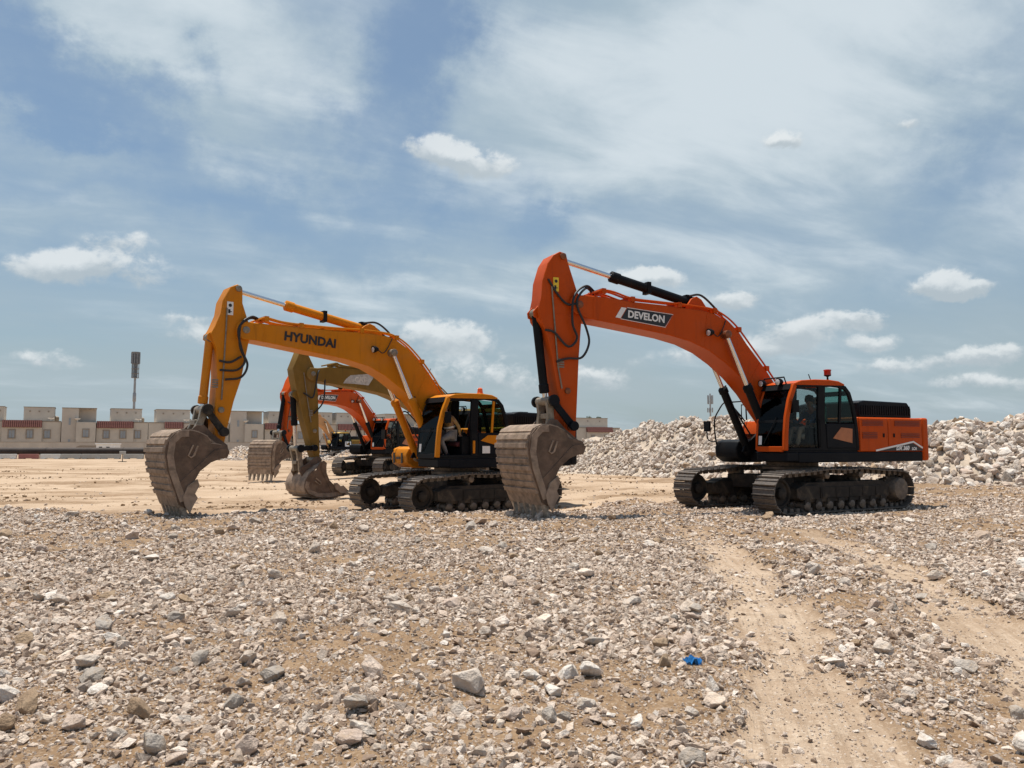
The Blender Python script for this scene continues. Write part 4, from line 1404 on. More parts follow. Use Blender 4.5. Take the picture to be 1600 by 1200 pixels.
def build_bucket(root, T, bkt, lod):
    w = T.get('bw', 0.80)
    sh = [bkt(p) for p in SHELL]
    b = MB().strip(sh, 0.04, -w, w)
    bk = mk('bucket', b, M_BUCKET, root)
    side = [bkt(p) for p in SHELL[:] + MOUTH]
    for s in (-1, 1):
        mk('side_plate', MB().prism(side, s * (w - 0.012), s * (w + 0.035)), M_BUCKET_SIDE, bk, 0.01)
        # rim and diagonal wear plate
        m = MB().strip([bkt(p) for p in [(7.72, 1.99), (7.9, 1.98), (8.06, 1.82), (8.10, 1.5), (8.04, 1.16), (7.94, 0.88), (7.80, 0.50)]], 0.14, s * (w + 0.036), s * (w + 0.055))
        mk('wear_rim', m, M_BUCKET, bk)
        m = MB().prism([bkt(p) for p in [(6.9, 1.66), (7.15, 1.62), (7.95, 0.86), (7.86, 0.56), (7.66, 0.5), (7.60, 0.9), (7.47, 1.18), (7.2, 1.37), (6.9, 1.47)]], s * (w + 0.037), s * (w + 0.052))
        mk('side_wear_plate', m, M_BUCKET_SIDE, bk)
        m = MB().prism([bkt(p) for p in [(7.52, 0.98), (7.72, 0.84), (7.82, 0.58), (7.77, 0.40), (7.66, 0.22), (7.60, 0.38), (7.50, 0.56), (7.56, 0.66), (7.47, 0.84)]], s * (w + 0.053), s * (w + 0.10))
        mk('side_cutter', m, M_BUCKET, bk, 0.008)
        m = MB()
        m.strip([bkt(p) for p in [(7.52, 1.72), (7.60, 1.5)]], 0.04, s * (w + 0.036), s * (w + 0.06))
        m.strip([bkt(p) for p in [(7.62, 1.74), (7.72, 1.5), (7.66, 1.46), (7.60, 1.5)]], 0.03, s * (w + 0.036), s * (w + 0.06))
        mk('lift_eye', m, M_BUCKET, bk)
    # hinge plates
    for s in (-1, 1):
        m = MB().prism([bkt(p) for p in [(6.74, 1.44), (6.66, 1.56), (6.70, 1.74), (7.05, 2.0), (7.25, 2.2), (7.42, 2.2), (7.55, 2.06), (7.4, 1.94), (7.1, 1.74), (6.9, 1.5)]], s * 0.30, s * 0.36)
        mk('hinge_plate', m, M_BUCKET_SIDE, bk, 0.01)
    m = MB().strip([bkt(p) for p in [(6.86, 1.5), (7.06, 1.72), (7.32, 1.92)]], 0.045, -w + 0.02, w - 0.02)
    mk('top_plate', m, M_BUCKET, bk)
    # wear bars across the back, each its own piece
    n = 9
    prof = [p for p in spline([(x, 0, z) for x, z in SHELL[4:]], 8)]
    Ls = [0]
    for i in range(len(prof) - 1): Ls.append(Ls[-1] + (prof[i + 1] - prof[i]).length)
    for k in range(n):
        d = Ls[-1] * (0.05 + 0.80 * k / (n - 1))
        i = max(j for j in range(len(Ls) - 1) if Ls[j] <= d)
        p = prof[i]; q = prof[i + 1]
        t_ = (q - p).normalized(); nn = Vector((-t_.z, 0, t_.x))
        if nn.x < 0: nn = -nn
        hw = 0.058
        c = p + nn * 0.012
        pol = [(c + t_ * -hw), (c + t_ * hw), (c + t_ * hw * 0.85 + nn * (0.024 + 0.014 * (k % 3))), (c - t_ * hw * 0.85 + nn * (0.024 + 0.014 * (k % 3)))]
        m = MB().prism([bkt((v.x, v.z)) for v in pol], -w + 0.004, w - 0.004)
        mk('wear_bar', m, M_BUCKET, bk)
    # teeth
    for k in range(6):
        yc = -w + 0.06 + (2 * w - 0.12) * k / 5
        pts = [(7.96, 0.60), (7.80, 0.56), (7.70, 0.34), (7.70, 0.07), (7.735, 0.05), (7.84, 0.34)]
        m = MB().prism([bkt(p) for p in pts], yc - 0.052, yc + 0.052)
        nv = len(m.v) // 2
        for i in range(len(m.v)):
            if (i % nv) in range(nv):
                x, y, z = m.v[i]
        mk('tooth', m, M_TOOTH, bk, 0.012)
    m = MB().strip([bkt((7.93, 0.62)), bkt((7.83, 0.37))], 0.07, -w, w)
    mk('lip_plate', m, M_BUCKET, bk)


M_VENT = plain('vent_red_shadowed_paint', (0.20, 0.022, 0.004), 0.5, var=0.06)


def build_cab(root, L, lod):
    y1, y0 = 1.44, 0.44
    A_ = L['acc']; PIL = L['pillar']; FR = L['frontframe']
    b = MB()
    # black structural frame: floor, back, pillars of the far side, B pillar, rear pillar
    b.box(-0.78, 1.60, y0, y1, 1.458, 1.50)
    rear = [(-0.18, 3.12), (-0.42, 3.07), (-0.56, 2.93), (-0.66, 2.66), (-0.75, 2.3), (-0.80, 1.9), (-0.81, 1.5)]
    for (ya, yb) in ((y1 - 0.07, y1), (y0, y0 + 0.07)):
        b.strip(rear, 0.10, ya, yb)
        b.strip([(1.20, 3.07), (0.6, 3.12), (0.1, 3.14), (-0.2, 3.12)], 0.11, ya, yb)
        b.strip([(0.38, 1.5), (0.42, 2.3), (0.38, 3.08)], [0.26, 0.24, 0.24], ya, yb - 0.003)
        b.strip([(1.55, 1.53), (-0.8, 1.53)], 0.06, ya + 0.004, yb - 0.004)
    b.box(-0.82, -0.76, y0 + 0.06, y1 - 0.06, 1.5, 2.25)
    b.box(-0.60, -0.50, y0 + 0.06, y1 - 0.06, 2.88, 3.0)
    cab = mk('cab', b, M_BLACK, root, 0.012)
    # roof
    b = MB().prism([(1.27, 3.09), (1.27, 3.14), (1.05, 3.215), (0.6, 3.25), (0.1, 3.255), (-0.2, 3.23), (-0.40, 3.16), (-0.40, 3.12)], y0 - 0.01, y1 + 0.008)
    mk('cab_roof', b, BODYROOF(L), cab, 0.035)
    # front pillars, near one painted
    ap = [(1.60, 1.5), (1.575, 1.9), (1.53, 2.3), (1.42, 2.72), (1.26, 3.1)]
    b = MB().strip(ap, [0.13, 0.12, 0.12, 0.12, 0.13], y1 - 0.09, y1 + 0.006)
    mk('front_pillar', b, PIL, cab, 0.02)
    b = MB().strip(ap, 0.10, y0 - 0.004, y0 + 0.07)
    mk('front_pillar', b, FR, cab, 0.02)
    b = MB()
    b.prism([(1.585, 1.47), (1.655, 1.47), (1.65, 1.60), (1.585, 1.60)], y0 + 0.07, y1 - 0.09)
    mk('front_sill', b, FR if FR is not M_BLACK else M_CHAR, cab, 0.01)
    b = MB().prism([(1.24, 3.04), (1.34, 2.98), (1.40, 2.98), (1.31, 3.13), (1.24, 3.13)], y0 - 0.02, y1 - 0.06)
    mk('sun_visor', b, M_BLACK, cab, 0.01)
    # windscreen
    wp = [(1.632, 1.60), (1.61, 1.9), (1.565, 2.3), (1.45, 2.72), (1.33, 3.0)]
    ws = mk('windscreen', MB().strip(wp, 0.012, y0 + 0.072, y1 - 0.092), G_SCREEN, cab)
    mk('window_bar', MB().strip([(1.578, 2.18), (1.570, 2.24)], 0.04, y0 + 0.07, y1 - 0.09), M_BLACK, cab)
    # door: window and lower panel (door slid open in front leaves the rear half glazed)
    b = MB().prism([(-0.755, 1.56), (0.25, 1.56), (0.27, 2.16), (-0.70, 2.16)], y1 - 0.05, y1 + 0.004)
    dp = mk('rear_side_panel', b, L['sidepanel'], cab, 0.012)
    b = MB().prism(L['trim'], y1 + 0.005, y1 + 0.010)
    mk('trim_panel', b, L['trimmat'], dp)
    b = MB().prism([(0.265, 2.2), (-0.68, 2.2), (-0.60, 2.64), (-0.50, 2.9), (-0.36, 3.04), (0.25, 3.07)], y1 - 0.035, y1 - 0.025)
    mk('side_window', b, G_TEAL, cab)
    mk('window_bar', MB().strip([(-0.20, 2.18), (-0.24, 2.7), (-0.27, 3.06)], 0.07, y1 - 0.05, y1 - 0.005), L.get('barmat', M_BLACK), cab)
    # far side glass, rear glass, then a pane added to dim the front opening
    b = MB().prism([(1.52, 1.58), (0.52, 1.58), (0.54, 2.3), (0.5, 3.05), (1.19, 3.02), (1.36, 2.7), (1.46, 2.3)], y0 + 0.03, y0 + 0.04)
    mk('side_window', b, G_DARK, cab)
    b = MB().prism([(0.265, 2.2), (-0.68, 2.2), (-0.60, 2.64), (-0.50, 2.9), (-0.36, 3.04), (0.25, 3.07)], y0 + 0.03, y0 + 0.04)
    mk('side_window', b, G_CLEAR, cab)
    b = MB().strip([(-0.77, 2.26), (-0.68, 2.66), (-0.56, 2.94)], 0.012, y0 + 0.08, y1 - 0.08)
    mk('rear_window', b, G_CLEAR, cab)
    if L['name'] == 'orange':
        b = MB().prism([(1.51, 1.58), (0.52, 1.58), (0.54, 2.3), (0.5, 3.05), (1.19, 3.02), (1.36, 2.7), (1.46, 2.3)], y1 - 0.04, y1 - 0.03)
        mk('dimming_pane', b, G_DIM, cab)  # pane put in to darken the cab and soften the figure inside
    # inside
    s = MB()
    s.prism([(0.15, 1.52), (0.72, 1.52), (0.70, 1.74), (0.15, 1.74)], 0.68, 1.2)
    mk('seat_base', s, M_CHAR, cab, 0.03)
    s = MB().prism([(0.06, 1.76), (0.80, 1.78), (0.84, 1.86), (0.76, 1.92), (0.06, 1.88)], 0.68, 1.2)
    seat = mk('seat', s, L['seatmat'], cab, 0.05)
    s = MB().prism([(0.10, 1.9), (0.20, 1.9), (0.12, 2.4), (0.06, 2.62), (-0.06, 2.62), (-0.06, 2.4), (-0.02, 1.9)], 0.70, 1.18)
    mk('backrest', s, L['seatmat'], seat, 0.05)
    s = MB().prism([(0.08, 2.66), (0.10, 2.84), (-0.02, 2.86), (-0.06, 2.66)], 0.80, 1.08)
    mk('headrest', s, L['seatmat'], seat, 0.04)
    s = MB()
    for yy in (0.58, 1.27):
        s.box(0.1, 0.75, yy - 0.06, yy + 0.06, 1.55, 2.06)
        s.tube([(0.66, yy, 2.06), (0.70, yy, 2.18), (0.68, yy, 2.26)], [0.02, 0.018, 0.03], 8)
    s.prism([(1.10, 1.51), (1.50, 1.51), (1.46, 1.9), (1.30, 2.1), (1.22, 2.1), (1.24, 1.9)], 0.5, 0.66)
    s.box(1.2, 1.26, 0.52, 0.78, 2.0, 2.25)
    for yy in (0.88, 1.02): s.tube([(1.35, yy, 1.5), (1.32, yy, 1.8), (1.30, yy, 1.98)], 0.015, 6)
    mk('control_console', s, M_BLACK, cab, 0.01)
    # mirror and handle
    s = MB().box(1.24, 1.43, 1.50, 1.53, 2.42, 2.72)
    s.tube([(1.40, 1.44, 2.56), (1.38, 1.50, 2.56)], 0.012, 6)
    mk('mirror', s, M_BLACK, cab, 0.02)
    s = MB().tube(spline([(0.52, 1.45, 1.6), (0.53, 1.50, 1.66), (0.55, 1.50, 2.2), (0.54, 1.45, 2.26)], 4), 0.014, 6)
    mk('door_handle', s, M_BLACK, cab)
    # lamps and rail on the roof front
    s = MB().tube([(1.30, y0 + 0.02, 3.12), (1.32, y0 + 0.02, 3.30), (1.32, y1 - 0.3, 3.30), (1.30, y1 - 0.25, 3.12)], 0.018, 6)
    if L['name'] == 'amber': s = MB().box(0.2, 0.8, 0.6, 1.1, 3.255, 3.275)
    mk('roof_rail', s, M_BLACK, cab)
    if L['name'] != 'amber':
        for yy in (y0 + 0.0, y1 - 0.42):
            s = MB()
            k = len(s.v)
            s.tube([(1.27, yy, 3.19), (1.33, yy, 3.19), (1.42, yy, 3.185)], [0.05, 0.085, 0.09], 14)
            wl = mk('work_lamp', s, M_BLACK, cab)
            mk('lens', MB().tube([(1.4205, yy, 3.185), (1.43, yy, 3.185)], [0.078, 0.06], 14), M_LAMP, wl)
    if L['name'] == 'orange':
        mk('whip_aerial', MB().tube([(0.28, 1.0, 3.25), (0.36, 1.0, 3.42)], 0.012, 5), M_BLACK, cab)
    # wiper and sticker
    s = MB().tube([(1.66, 0.75, 1.66), (1.62, 1.1, 2.2), (1.60, 1.12, 2.3)], 0.012, 5)
    mk('wiper', s, M_BLACK, cab)
    mk('licence_card', MB().prism([(1.640, 1.64), (1.643, 1.64), (1.625, 1.86), (1.622, 1.86)], 0.55, 0.66), M_WHITE, cab)
    # beacon
    bx, byy = L['beacon']
    if L['name'] == 'amber':
        s = MB().lathe([(0.10, 0), (0.10, 0.04), (0.085, 0.05), (0.07, 0.17), (0.03, 0.20)], (bx, byy, 3.255), 'Z', 14)
        mk('beacon', s, M_AMBER, cab)
    else:
        s = MB().lathe([(0.06, 0), (0.03, 0.02), (0.022, 0.15), (0.05, 0.17), (0.085, 0.18), (0.09, 0.2)], (bx, byy, 3.22), 'Z', 14)
        bc = mk('beacon_stem', s, M_BLACK, cab)
        mk('beacon_lens', MB().lathe([(0.088, 0.2), (0.085, 0.30), (0.10, 0.32), (0.09, 0.34), (0.04, 0.35)], (bx, byy, 3.22), 'Z', 14), M_RED, bc)
    return cab


def BODYROOF(L): return L['body']


# profiles (metres, X forward of the slewing centre, Z up)
BOOM_A = dict(tip=(6.64, 4.83),
              top=[(6.45, 5.06), (5.9, 5.05), (5.18, 5.0), (4.5, 4.98), (3.84, 4.97), (3.2, 4.95), (2.76, 4.90), (2.34, 4.72), (1.99, 4.47), (1.74, 4.18), (1.14, 3.56), (0.6, 2.92), (0.15, 2.36)],
              bot=[(6.52, 4.54), (6.2, 4.50), (5.63, 4.44), (4.73, 4.34), (4.14, 4.27), (3.51, 4.15), (2.96, 3.96), (2.47, 3.69), (2.0, 3.36), (1.55, 2.95), (1.1, 2.42), (0.7, 1.98), (0.42, 1.8)],
              lamp=(2.98, 4.40), lift=(2.52, 4.37), cylbase=(3.22, 5.17), rodfrac=0.38,
              bracket=[(3.6, 4.93), (2.75, 4.88), (3.05, 5.25), (3.2, 5.32), (3.36, 5.25)],
              pipe=[(6.25, 5.14), (6.0, 5.22), (5.7, 5.2), (5.2, 5.09), (4.5, 5.07), (3.84, 5.06), (3.2, 5.04), (2.76, 5.0), (2.34, 4.83), (1.99, 4.57), (1.62, 4.18), (1.1, 3.62), (0.6, 3.02)],
              hose0=(2.45, 5.0), hose1=(2.2, 4.72))
STICK_A = dict(poly=[(7.28, 5.93), (7.10, 6.03), (6.94, 6.0), (6.89, 5.8), (6.66, 5.16), (6.50, 4.86), (6.46, 4.66), (6.55, 4.4), (6.62, 3.6), (6.68, 2.5), (6.72, 1.8), (6.72, 1.5), (6.82, 1.46), (6.92, 1.6), (7.02, 2.1),
                     (7.13, 2.6), (7.30, 3.55), (7.47, 4.22), (7.62, 4.42), (7.66, 4.6), (7.58, 4.95), (7.55, 5.31), (7.42, 5.72)],
               top=(7.03, 5.92), cylpin=(7.60, 4.60), linkage=(7.36, 2.62), link=(6.85, 2.06), boss=(6.93, 2.85), bpin=(6.80, 1.62), bpin0=(6.80, 1.62), bl=(7.36, 2.08), linkpin=(7.3, 2.0),
               lug=[(7.40, 4.3), (7.40, 4.9), (7.62, 4.76), (7.74, 4.62), (7.72, 4.5), (7.6, 4.46)],
               line=[(7.33, 5.2), (7.28, 4.6), (7.18, 3.4), (7.08, 2.9)], rodfrac=0.09,
               sticker=(7.21, 5.26), stsize=(0.07, 0.16), stmat=M_STICKER,
               hoses=[[(6.05, 5.2, 0.05), (6.4, 5.3, 0.22), (6.8, 5.0, 0.36), (6.85, 4.4, 0.36), (6.72, 4.05, 0.34), (6.95, 3.85, 0.33), (7.28, 4.15, 0.30), (7.5, 4.2, 0.28)],
                      [(6.05, 5.18, -0.05), (6.42, 5.24, 0.24), (6.74, 4.85, 0.37), (6.5, 4.3, 0.37), (6.42, 3.95, 0.36), (6.6, 3.62, 0.34), (6.95, 3.58, 0.31), (7.22, 3.5, 0.28)],
                      [(6.7, 4.85, 0.36), (6.95, 4.82, 0.30), (7.2, 5.05, 0.28), (7.42, 5.36, 0.27)]])
BOOM_A['seams'] = [(6.28, 4.98, 6.28, 4.54), (3.0, 4.88, 3.1, 4.05), (1.35, 3.72, 1.72, 3.2)]
BOOM_B = dict(seams=[(5.95, 4.74, 5.95, 4.38), (2.75, 4.74, 2.75, 3.82), (1.3, 3.8, 1.62, 3.1)], tip=(6.40, 4.60),
              top=[(6.24, 4.80), (5.7, 4.79), (5.2, 4.79), (4.1, 4.79), (3.31, 4.81), (2.55, 4.78), (2.27, 4.71), (1.88, 4.48), (1.47, 4.10), (1.1, 3.66), (0.78, 3.2), (0.12, 2.36)],
              bot=[(6.2, 4.37), (5.6, 4.30), (4.97, 4.22), (4.3, 4.14), (3.7, 4.06), (3.05, 3.91), (2.6, 3.70), (2.1, 3.37), (1.7, 3.08), (1.3, 2.62), (0.85, 2.1), (0.42, 1.8)],
              lamp=(2.95, 4.38), lift=(2.44, 4.32), cylbase=(3.0, 4.95), rodfrac=0.36,
              bracket=[(3.4, 4.80), (2.55, 4.75), (2.85, 5.05), (3.0, 5.10), (3.16, 5.02)],
              pipe=[(6.1, 4.88), (5.9, 4.95), (5.5, 4.89), (5.0, 4.87), (4.1, 4.87), (3.31, 4.89), (2.6, 4.87), (2.24, 4.79), (1.85, 4.57), (1.42, 4.18), (1.0, 3.70), (0.66, 3.24)],
              hose0=(2.4, 4.95), hose1=(2.25, 4.75))
STICK_B = dict(poly=[(6.78, 5.62), (6.60, 5.71), (6.48, 5.62), (6.47, 5.26), (6.33, 4.85), (6.22, 4.6), (6.30, 4.3), (6.46, 3.4), (6.62, 2.87), (6.76, 2.22), (6.82, 1.85), (6.80, 1.58), (6.9, 1.54), (7.0, 1.7), (7.05, 2.2),
                     (7.06, 2.75), (7.02, 3.45), (7.06, 4.1), (7.16, 4.36), (7.20, 4.46), (7.12, 4.62), (6.99, 4.95), (6.95, 5.26)],
               top=(6.58, 5.60), cylpin=(7.15, 4.38), linkage=(7.28, 2.66), link=(6.88, 2.14), boss=(6.92, 2.66), bpin=(6.88, 1.72), bpin0=(6.80, 1.62), bl=(7.36, 2.08), linkpin=(7.3, 2.0),
               lug=[(7.0, 4.1), (7.0, 4.65), (7.14, 4.55), (7.25, 4.45), (7.26, 4.34), (7.16, 4.28)],
               line=[(6.85, 5.1), (6.86, 4.6), (6.90, 3.4), (6.92, 2.9)], rodfrac=0.08,
               sticker=(6.77, 5.1), stsize=(0.075, 0.16), stmat=M_WHITE,
               hoses=[[(5.95, 4.92, 0.05), (6.25, 4.95, 0.25), (6.55, 4.7, 0.37), (6.55, 4.2, 0.36), (6.42, 3.85, 0.36), (6.6, 3.62, 0.33), (6.98, 3.6, 0.28)],
                      [(5.95, 4.92, -0.05), (6.3, 4.9, 0.26), (6.6, 4.6, 0.38), (6.5, 4.1, 0.37), (6.36, 3.75, 0.37), (6.5, 3.45, 0.34), (6.85, 3.38, 0.28)],
                      [(6.5, 3.95, 0.34), (6.75, 3.8, 0.3), (7.0, 3.82, 0.28)]])
BOOM_C = dict(BOOM_A, seams=[(6.8, 4.5, 6.8, 4.02), (3.2, 4.4, 3.4, 3.35)], tip=(7.28, 4.27),
              top=[(7.1, 4.48), (6.65, 4.55), (5.9, 4.54), (5.12, 4.53), (4.4, 4.52), (3.6, 4.5), (2.9, 4.42), (2.3, 4.2), (1.8, 3.88), (1.1, 3.3), (0.15, 2.36)],
              bot=[(7.15, 4.03), (6.12, 3.91), (5.06, 3.79), (4.39, 3.68), (3.9, 3.52), (3.2, 3.2), (2.4, 2.8), (1.6, 2.3), (0.8, 1.85), (0.42, 1.8)],
              lift=(2.7, 3.8), cylbase=(3.6, 4.78), bracket=[(3.95, 4.48), (3.2, 4.45), (3.45, 4.83), (3.6, 4.9), (3.75, 4.83)],
              pipe=[(6.7, 4.62), (6.4, 4.68), (6.0, 4.62), (5.1, 4.60), (4.4, 4.6), (3.6, 4.58), (2.9, 4.5), (2.3, 4.28), (1.8, 3.96), (1.1, 3.38)], hose0=(3.0, 4.65), hose1=(2.8, 4.5))
STICK_C = dict(poly=[(7.74, 5.05), (7.60, 5.12), (7.48, 5.02), (7.22, 4.55), (7.10, 4.2), (7.03, 3.4), (6.98, 2.25), (6.93, 1.6), (6.95, 1.35), (7.08, 1.3), (7.20, 1.6), (7.42, 2.34), (7.66, 3.1), (7.92, 4.1), (7.98, 4.42)],
               top=(7.56, 5.02), cylpin=(7.86, 3.55), linkage=(7.72, 1.70), link=(7.2, 1.72), boss=(7.15, 2.3), bpin=(7.06, 1.30), bpin0=(6.80, 1.62), bl=(7.36, 2.08), linkpin=(7.3, 2.0), bscale=0.90, bw=0.74,
               lug=[(7.72, 3.3), (7.78, 3.7), (7.92, 3.62), (7.94, 3.5)], line=[(7.6, 4.3), (7.45, 3.4), (7.3, 2.6)], rodfrac=0.42, bcyl=M_BLACK,
               hoses=[[(6.8, 4.5, 0.1), (7.1, 4.35, 0.36), (7.2, 3.8, 0.36), (7.3, 3.45, 0.34), (7.6, 3.6, 0.28)], [(6.8, 4.45, 0.2), (6.85, 3.9, 0.36), (6.9, 3.3, 0.34), (7.2, 2.9, 0.28)]])

DEV = dict(name='orange', label='large bright orange excavator with its bucket down, in front of the rock heap', pos=(7.40, 20.83, 0.0), phi=25.4, tyaw=R(0) + 4, body=M_ORANGE, arm=M_ORANGE, acc=M_ORANGE, cyl=M_BLACK, boxmat=M_BLACK,
           tailmat=M_ORANGE, doormat=M_ORANGE, pillar=M_ORANGE, frontframe=M_ORANGE, sidepanel=M_CHAR, trim=[(0.06, 1.8), (-0.23, 2.07), (-0.62, 2.04), (-0.60, 1.68)], trimmat=plain('faded_orange_panel', (0.42, 0.15, 0.06), 0.5),
           seatmat=M_WRAP, beacon=(-0.30, 1.0), boom=BOOM_A, stick=STICK_A)
HYU = dict(name='amber', label='amber yellow excavator with its bucket on the gravel, left of the large orange one', pos=(-1.61, 23.0, -0.2), phi=38.5, body=M_YELLOW, arm=M_YELLOW, acc=M_YELLOW, cyl=M_YELLOW, boxmat=M_YELLOW, emblem=True,
           tailmat=M_CHAR, doormat=M_YELLOW, pillar=M_YELLOW, frontframe=M_BLACK, sidepanel=M_CHAR, trim=[(0.2, 1.95), (-0.05, 2.1), (-0.65, 2.1), (-0.68, 1.75)], trimmat=M_YELLOW, barmat=M_YELLOW,
           seatmat=M_MAROON, beacon=(-0.1, 1.0), boom=BOOM_B, stick=STICK_B)
CAT = dict(name='ochre', label='faded ochre excavator with a curled bucket behind the amber yellow one', pos=(-1.5, 31.9, -0.2), phi=40, body=M_OCHRE, arm=M_OCHRE, acc=M_OCHRE, cyl=M_OCHRE, boxmat=M_OCHRE, tailmat=M_BLACK, doormat=M_OCHRE,
           pillar=M_BLACK, frontframe=M_BLACK, sidepanel=M_OCHRE, trim=[(0.06, 1.8), (-0.23, 2.0), (-0.55, 2.0), (-0.51, 1.68)], trimmat=M_OCHRE, seatmat=M_SEAT, beacon=(-0.2, 1.0), boom=BOOM_C, stick=STICK_C, lod=1, bucket_rot=-74)
DV2 = dict(DEV, label='smaller looking orange excavator far behind the ochre stick', pos=(-7.6, 46.4, -0.14), phi=60, tyaw=5, boom_rot=-5.0, stick_rot=17, bucket_rot=0, lod=1, boom=dict(BOOM_A), stick=dict(STICK_A), seatmat=M_SEAT)
FAR = dict(CAT, name='far', label='distant sun bleached excavator with a black cab by the rubble bank', pos=(-20.6, 93.0, -0.25), phi=58, body=plain('dull_yellow_paint', (0.55, 0.34, 0.05), 0.6, dust=0.3), arm=M_TAN, acc=M_TAN, cyl=M_TAN, boxmat=M_BLACK, tailmat=M_YELLOW, sidepanel=M_WHITE,
           lod=2, boom=dict(BOOM_A), stick=dict(STICK_A), bucket_rot=0)
for c in (DEV, HYU, CAT, DV2, FAR): build_excavator(c)


def boom_decal(cfg, quad, mat, slash=None):
    q = [cfg['bt'](p) for p in quad]
    o = mk('name_panel', MB().prism(q, 0.341, 0.346), mat, cfg['boom_obj'])
    return o


def boom_text(cfg, body, p0, p1, size, mat, parent, **kw):
    a, b = cfg['bt'](p0), cfg['bt'](p1)
    c = ((a[0] + b[0]) / 2, 0.349, (a[1] + b[1]) / 2)
    return text('lettering', body, size, mat, parent, c, (b[0] - a[0], 0, b[1] - a[1]), **kw)


for cfg in (DEV, DV2):
    pn = boom_decal(cfg, [(5.36, 4.84), (4.07, 4.77), (4.29, 4.47), (5.53, 4.585)], M_DECAL)
    sl = mk('white_slash', MB().prism([cfg['bt'](p) for p in [(5.52, 4.85), (5.38, 4.842), (5.55, 4.588), (5.69, 4.60)]], 0.341, 0.347), M_WHITE, cfg['boom_obj'])
    fr = mk('panel_border', MB().strip([cfg['bt'](p) for p in [(5.36, 4.852), (4.04, 4.78), (4.28, 4.455), (5.55, 4.575)]], 0.012, 0.341, 0.3475), M_WHITE, cfg['boom_obj'])
    boom_text(cfg, 'DEVELON', (5.40, 4.700), (4.24, 4.632), 0.235, M_WHITE, pn, bold=0.008, stretch=1.0, spacing=1.02)
boom_text(HYU, 'HYUNDAI', (5.48, 4.535), (4.02, 4.435), 0.31, M_DECAL, HYU['boom_obj'], bold=0.012, spacing=1.02)
pn = boom_decal(CAT, [(6.14, 4.0), (6.02, 4.16), (5.85, 4.30), (5.0, 4.40), (4.93, 4.25), (5.12, 3.97), (5.7, 4.0)], M_WORN)
boom_text(CAT, 'CAT', (5.75, 4.14), (5.15, 4.19), 0.24, plain('faded_lettering', (0.66, 0.62, 0.55), 0.7, var=0.2), pn, bold=0.008)
# model plate on the orange housing
r = DEV['root']
mp = mk('model_plate', MB().prism([(-1.50, 1.48), (-2.80, 1.68), (-3.17, 1.52), (-3.17, 1.48)], 1.459, 1.464), M_DECAL, r)
mk('plate_border', MB().strip([(-1.42, 1.49), (-2.83, 1.715), (-3.175, 1.555)], 0.045, 1.459, 1.466), M_WHITE, mp)
text('lettering', 'DX 360', 0.15, M_WHITE, mp, (-2.40, 1.467, 1.548), (-1, 0, 0), bold=0.007, shear=0.25)
text('lettering', 'LCA', 0.10, M_WHITE, mp, (-2.84, 1.467, 1.533), (-1, 0, 0), bold=0.005, shear=0.25)
# document pouch and plate in the amber cab side
mk('white_plate', MB().box(-0.12, 0.14, 1.445, 1.452, 1.60, 1.80), M_WHITE, HYU['root'])
mk('door_plate', MB().box(0.62, 0.76, 0.47, 0.48, 1.70, 1.80), M_WHITE, HYU['root'])
mk('grab_rail', MB().box(0.40, 0.48, 1.45, 1.475, 1.60, 1.95), M_YELLOW, HYU['root'], 0.01)

# ------------------------------------------------------------------ people in the cabs
J1 = dict(pelvis=(0.26, 0.95, 2.0), waist=(0.22, 0.95, 2.18), chest=(0.24, 0.95, 2.40), neck=(0.27, 0.95, 2.58), head0=(0.30, 0.95, 2.66), head1=(0.32, 0.95, 2.74), head2=(0.31, 0.95, 2.82),
          lsh=(0.25, 1.15, 2.46), rsh=(0.25, 0.75, 2.46), lel=(0.40, 1.22, 2.22), rel=(0.40, 0.68, 2.22), lwr=(0.62, 1.2, 2.22), rwr=(0.62, 0.64, 2.22), lha=(0.66, 1.19, 2.23), rha=(0.66, 0.63, 2.23), lfi=(0.72, 1.19, 2.22), rfi=(0.72, 0.63, 2.22),
          lhip=(0.34, 1.06, 1.98), rhip=(0.34, 0.84, 1.98), lkn=(0.80, 1.10, 2.04), rkn=(0.80, 0.82, 2.04), lan=(0.90, 1.10, 1.62), ran=(0.90, 0.82, 1.62), lto=(1.06, 1.10, 1.56), rto=(1.06, 0.82, 1.56))
make_person('person in a blue shirt and pale trousers sitting in the orange cab', J1, plain('blue_cotton', (0.035, 0.085, 0.17), 0.9, var=0.3, scale=12), plain('beige_cotton', (0.42, 0.34, 0.25), 0.9, var=0.15, scale=9), plain('dark_hair', (0.012, 0.01, 0.009), 0.7),
            DEV['pos'], math.pi + R(DEV['phi']))
J2 = dict(pelvis=(0.92, 0.98, 2.12), waist=(0.92, 0.98, 2.28), chest=(0.98, 0.98, 2.52), neck=(1.04, 0.98, 2.70), head0=(1.07, 0.98, 2.76), head1=(1.10, 0.98, 2.83), head2=(1.10, 0.98, 2.91),
          lsh=(0.98, 1.18, 2.58), rsh=(0.98, 0.78, 2.58), lel=(0.80, 1.24, 2.34), rel=(1.1, 0.7, 2.34), lwr=(0.72, 1.2, 2.12), rwr=(1.24, 0.72, 2.2), lha=(0.70, 1.19, 2.08), rha=(1.27, 0.72, 2.18), lfi=(0.68, 1.19, 2.02), rfi=(1.31, 0.72, 2.15),
          lhip=(0.95, 1.10, 2.10), rhip=(0.95, 0.86, 2.10), lkn=(1.30, 1.12, 1.98), rkn=(1.28, 0.84, 1.98), lan=(1.10, 1.12, 1.58), ran=(1.10, 0.84, 1.58), lto=(1.26, 1.12, 1.525), rto=(1.26, 0.84, 1.525))
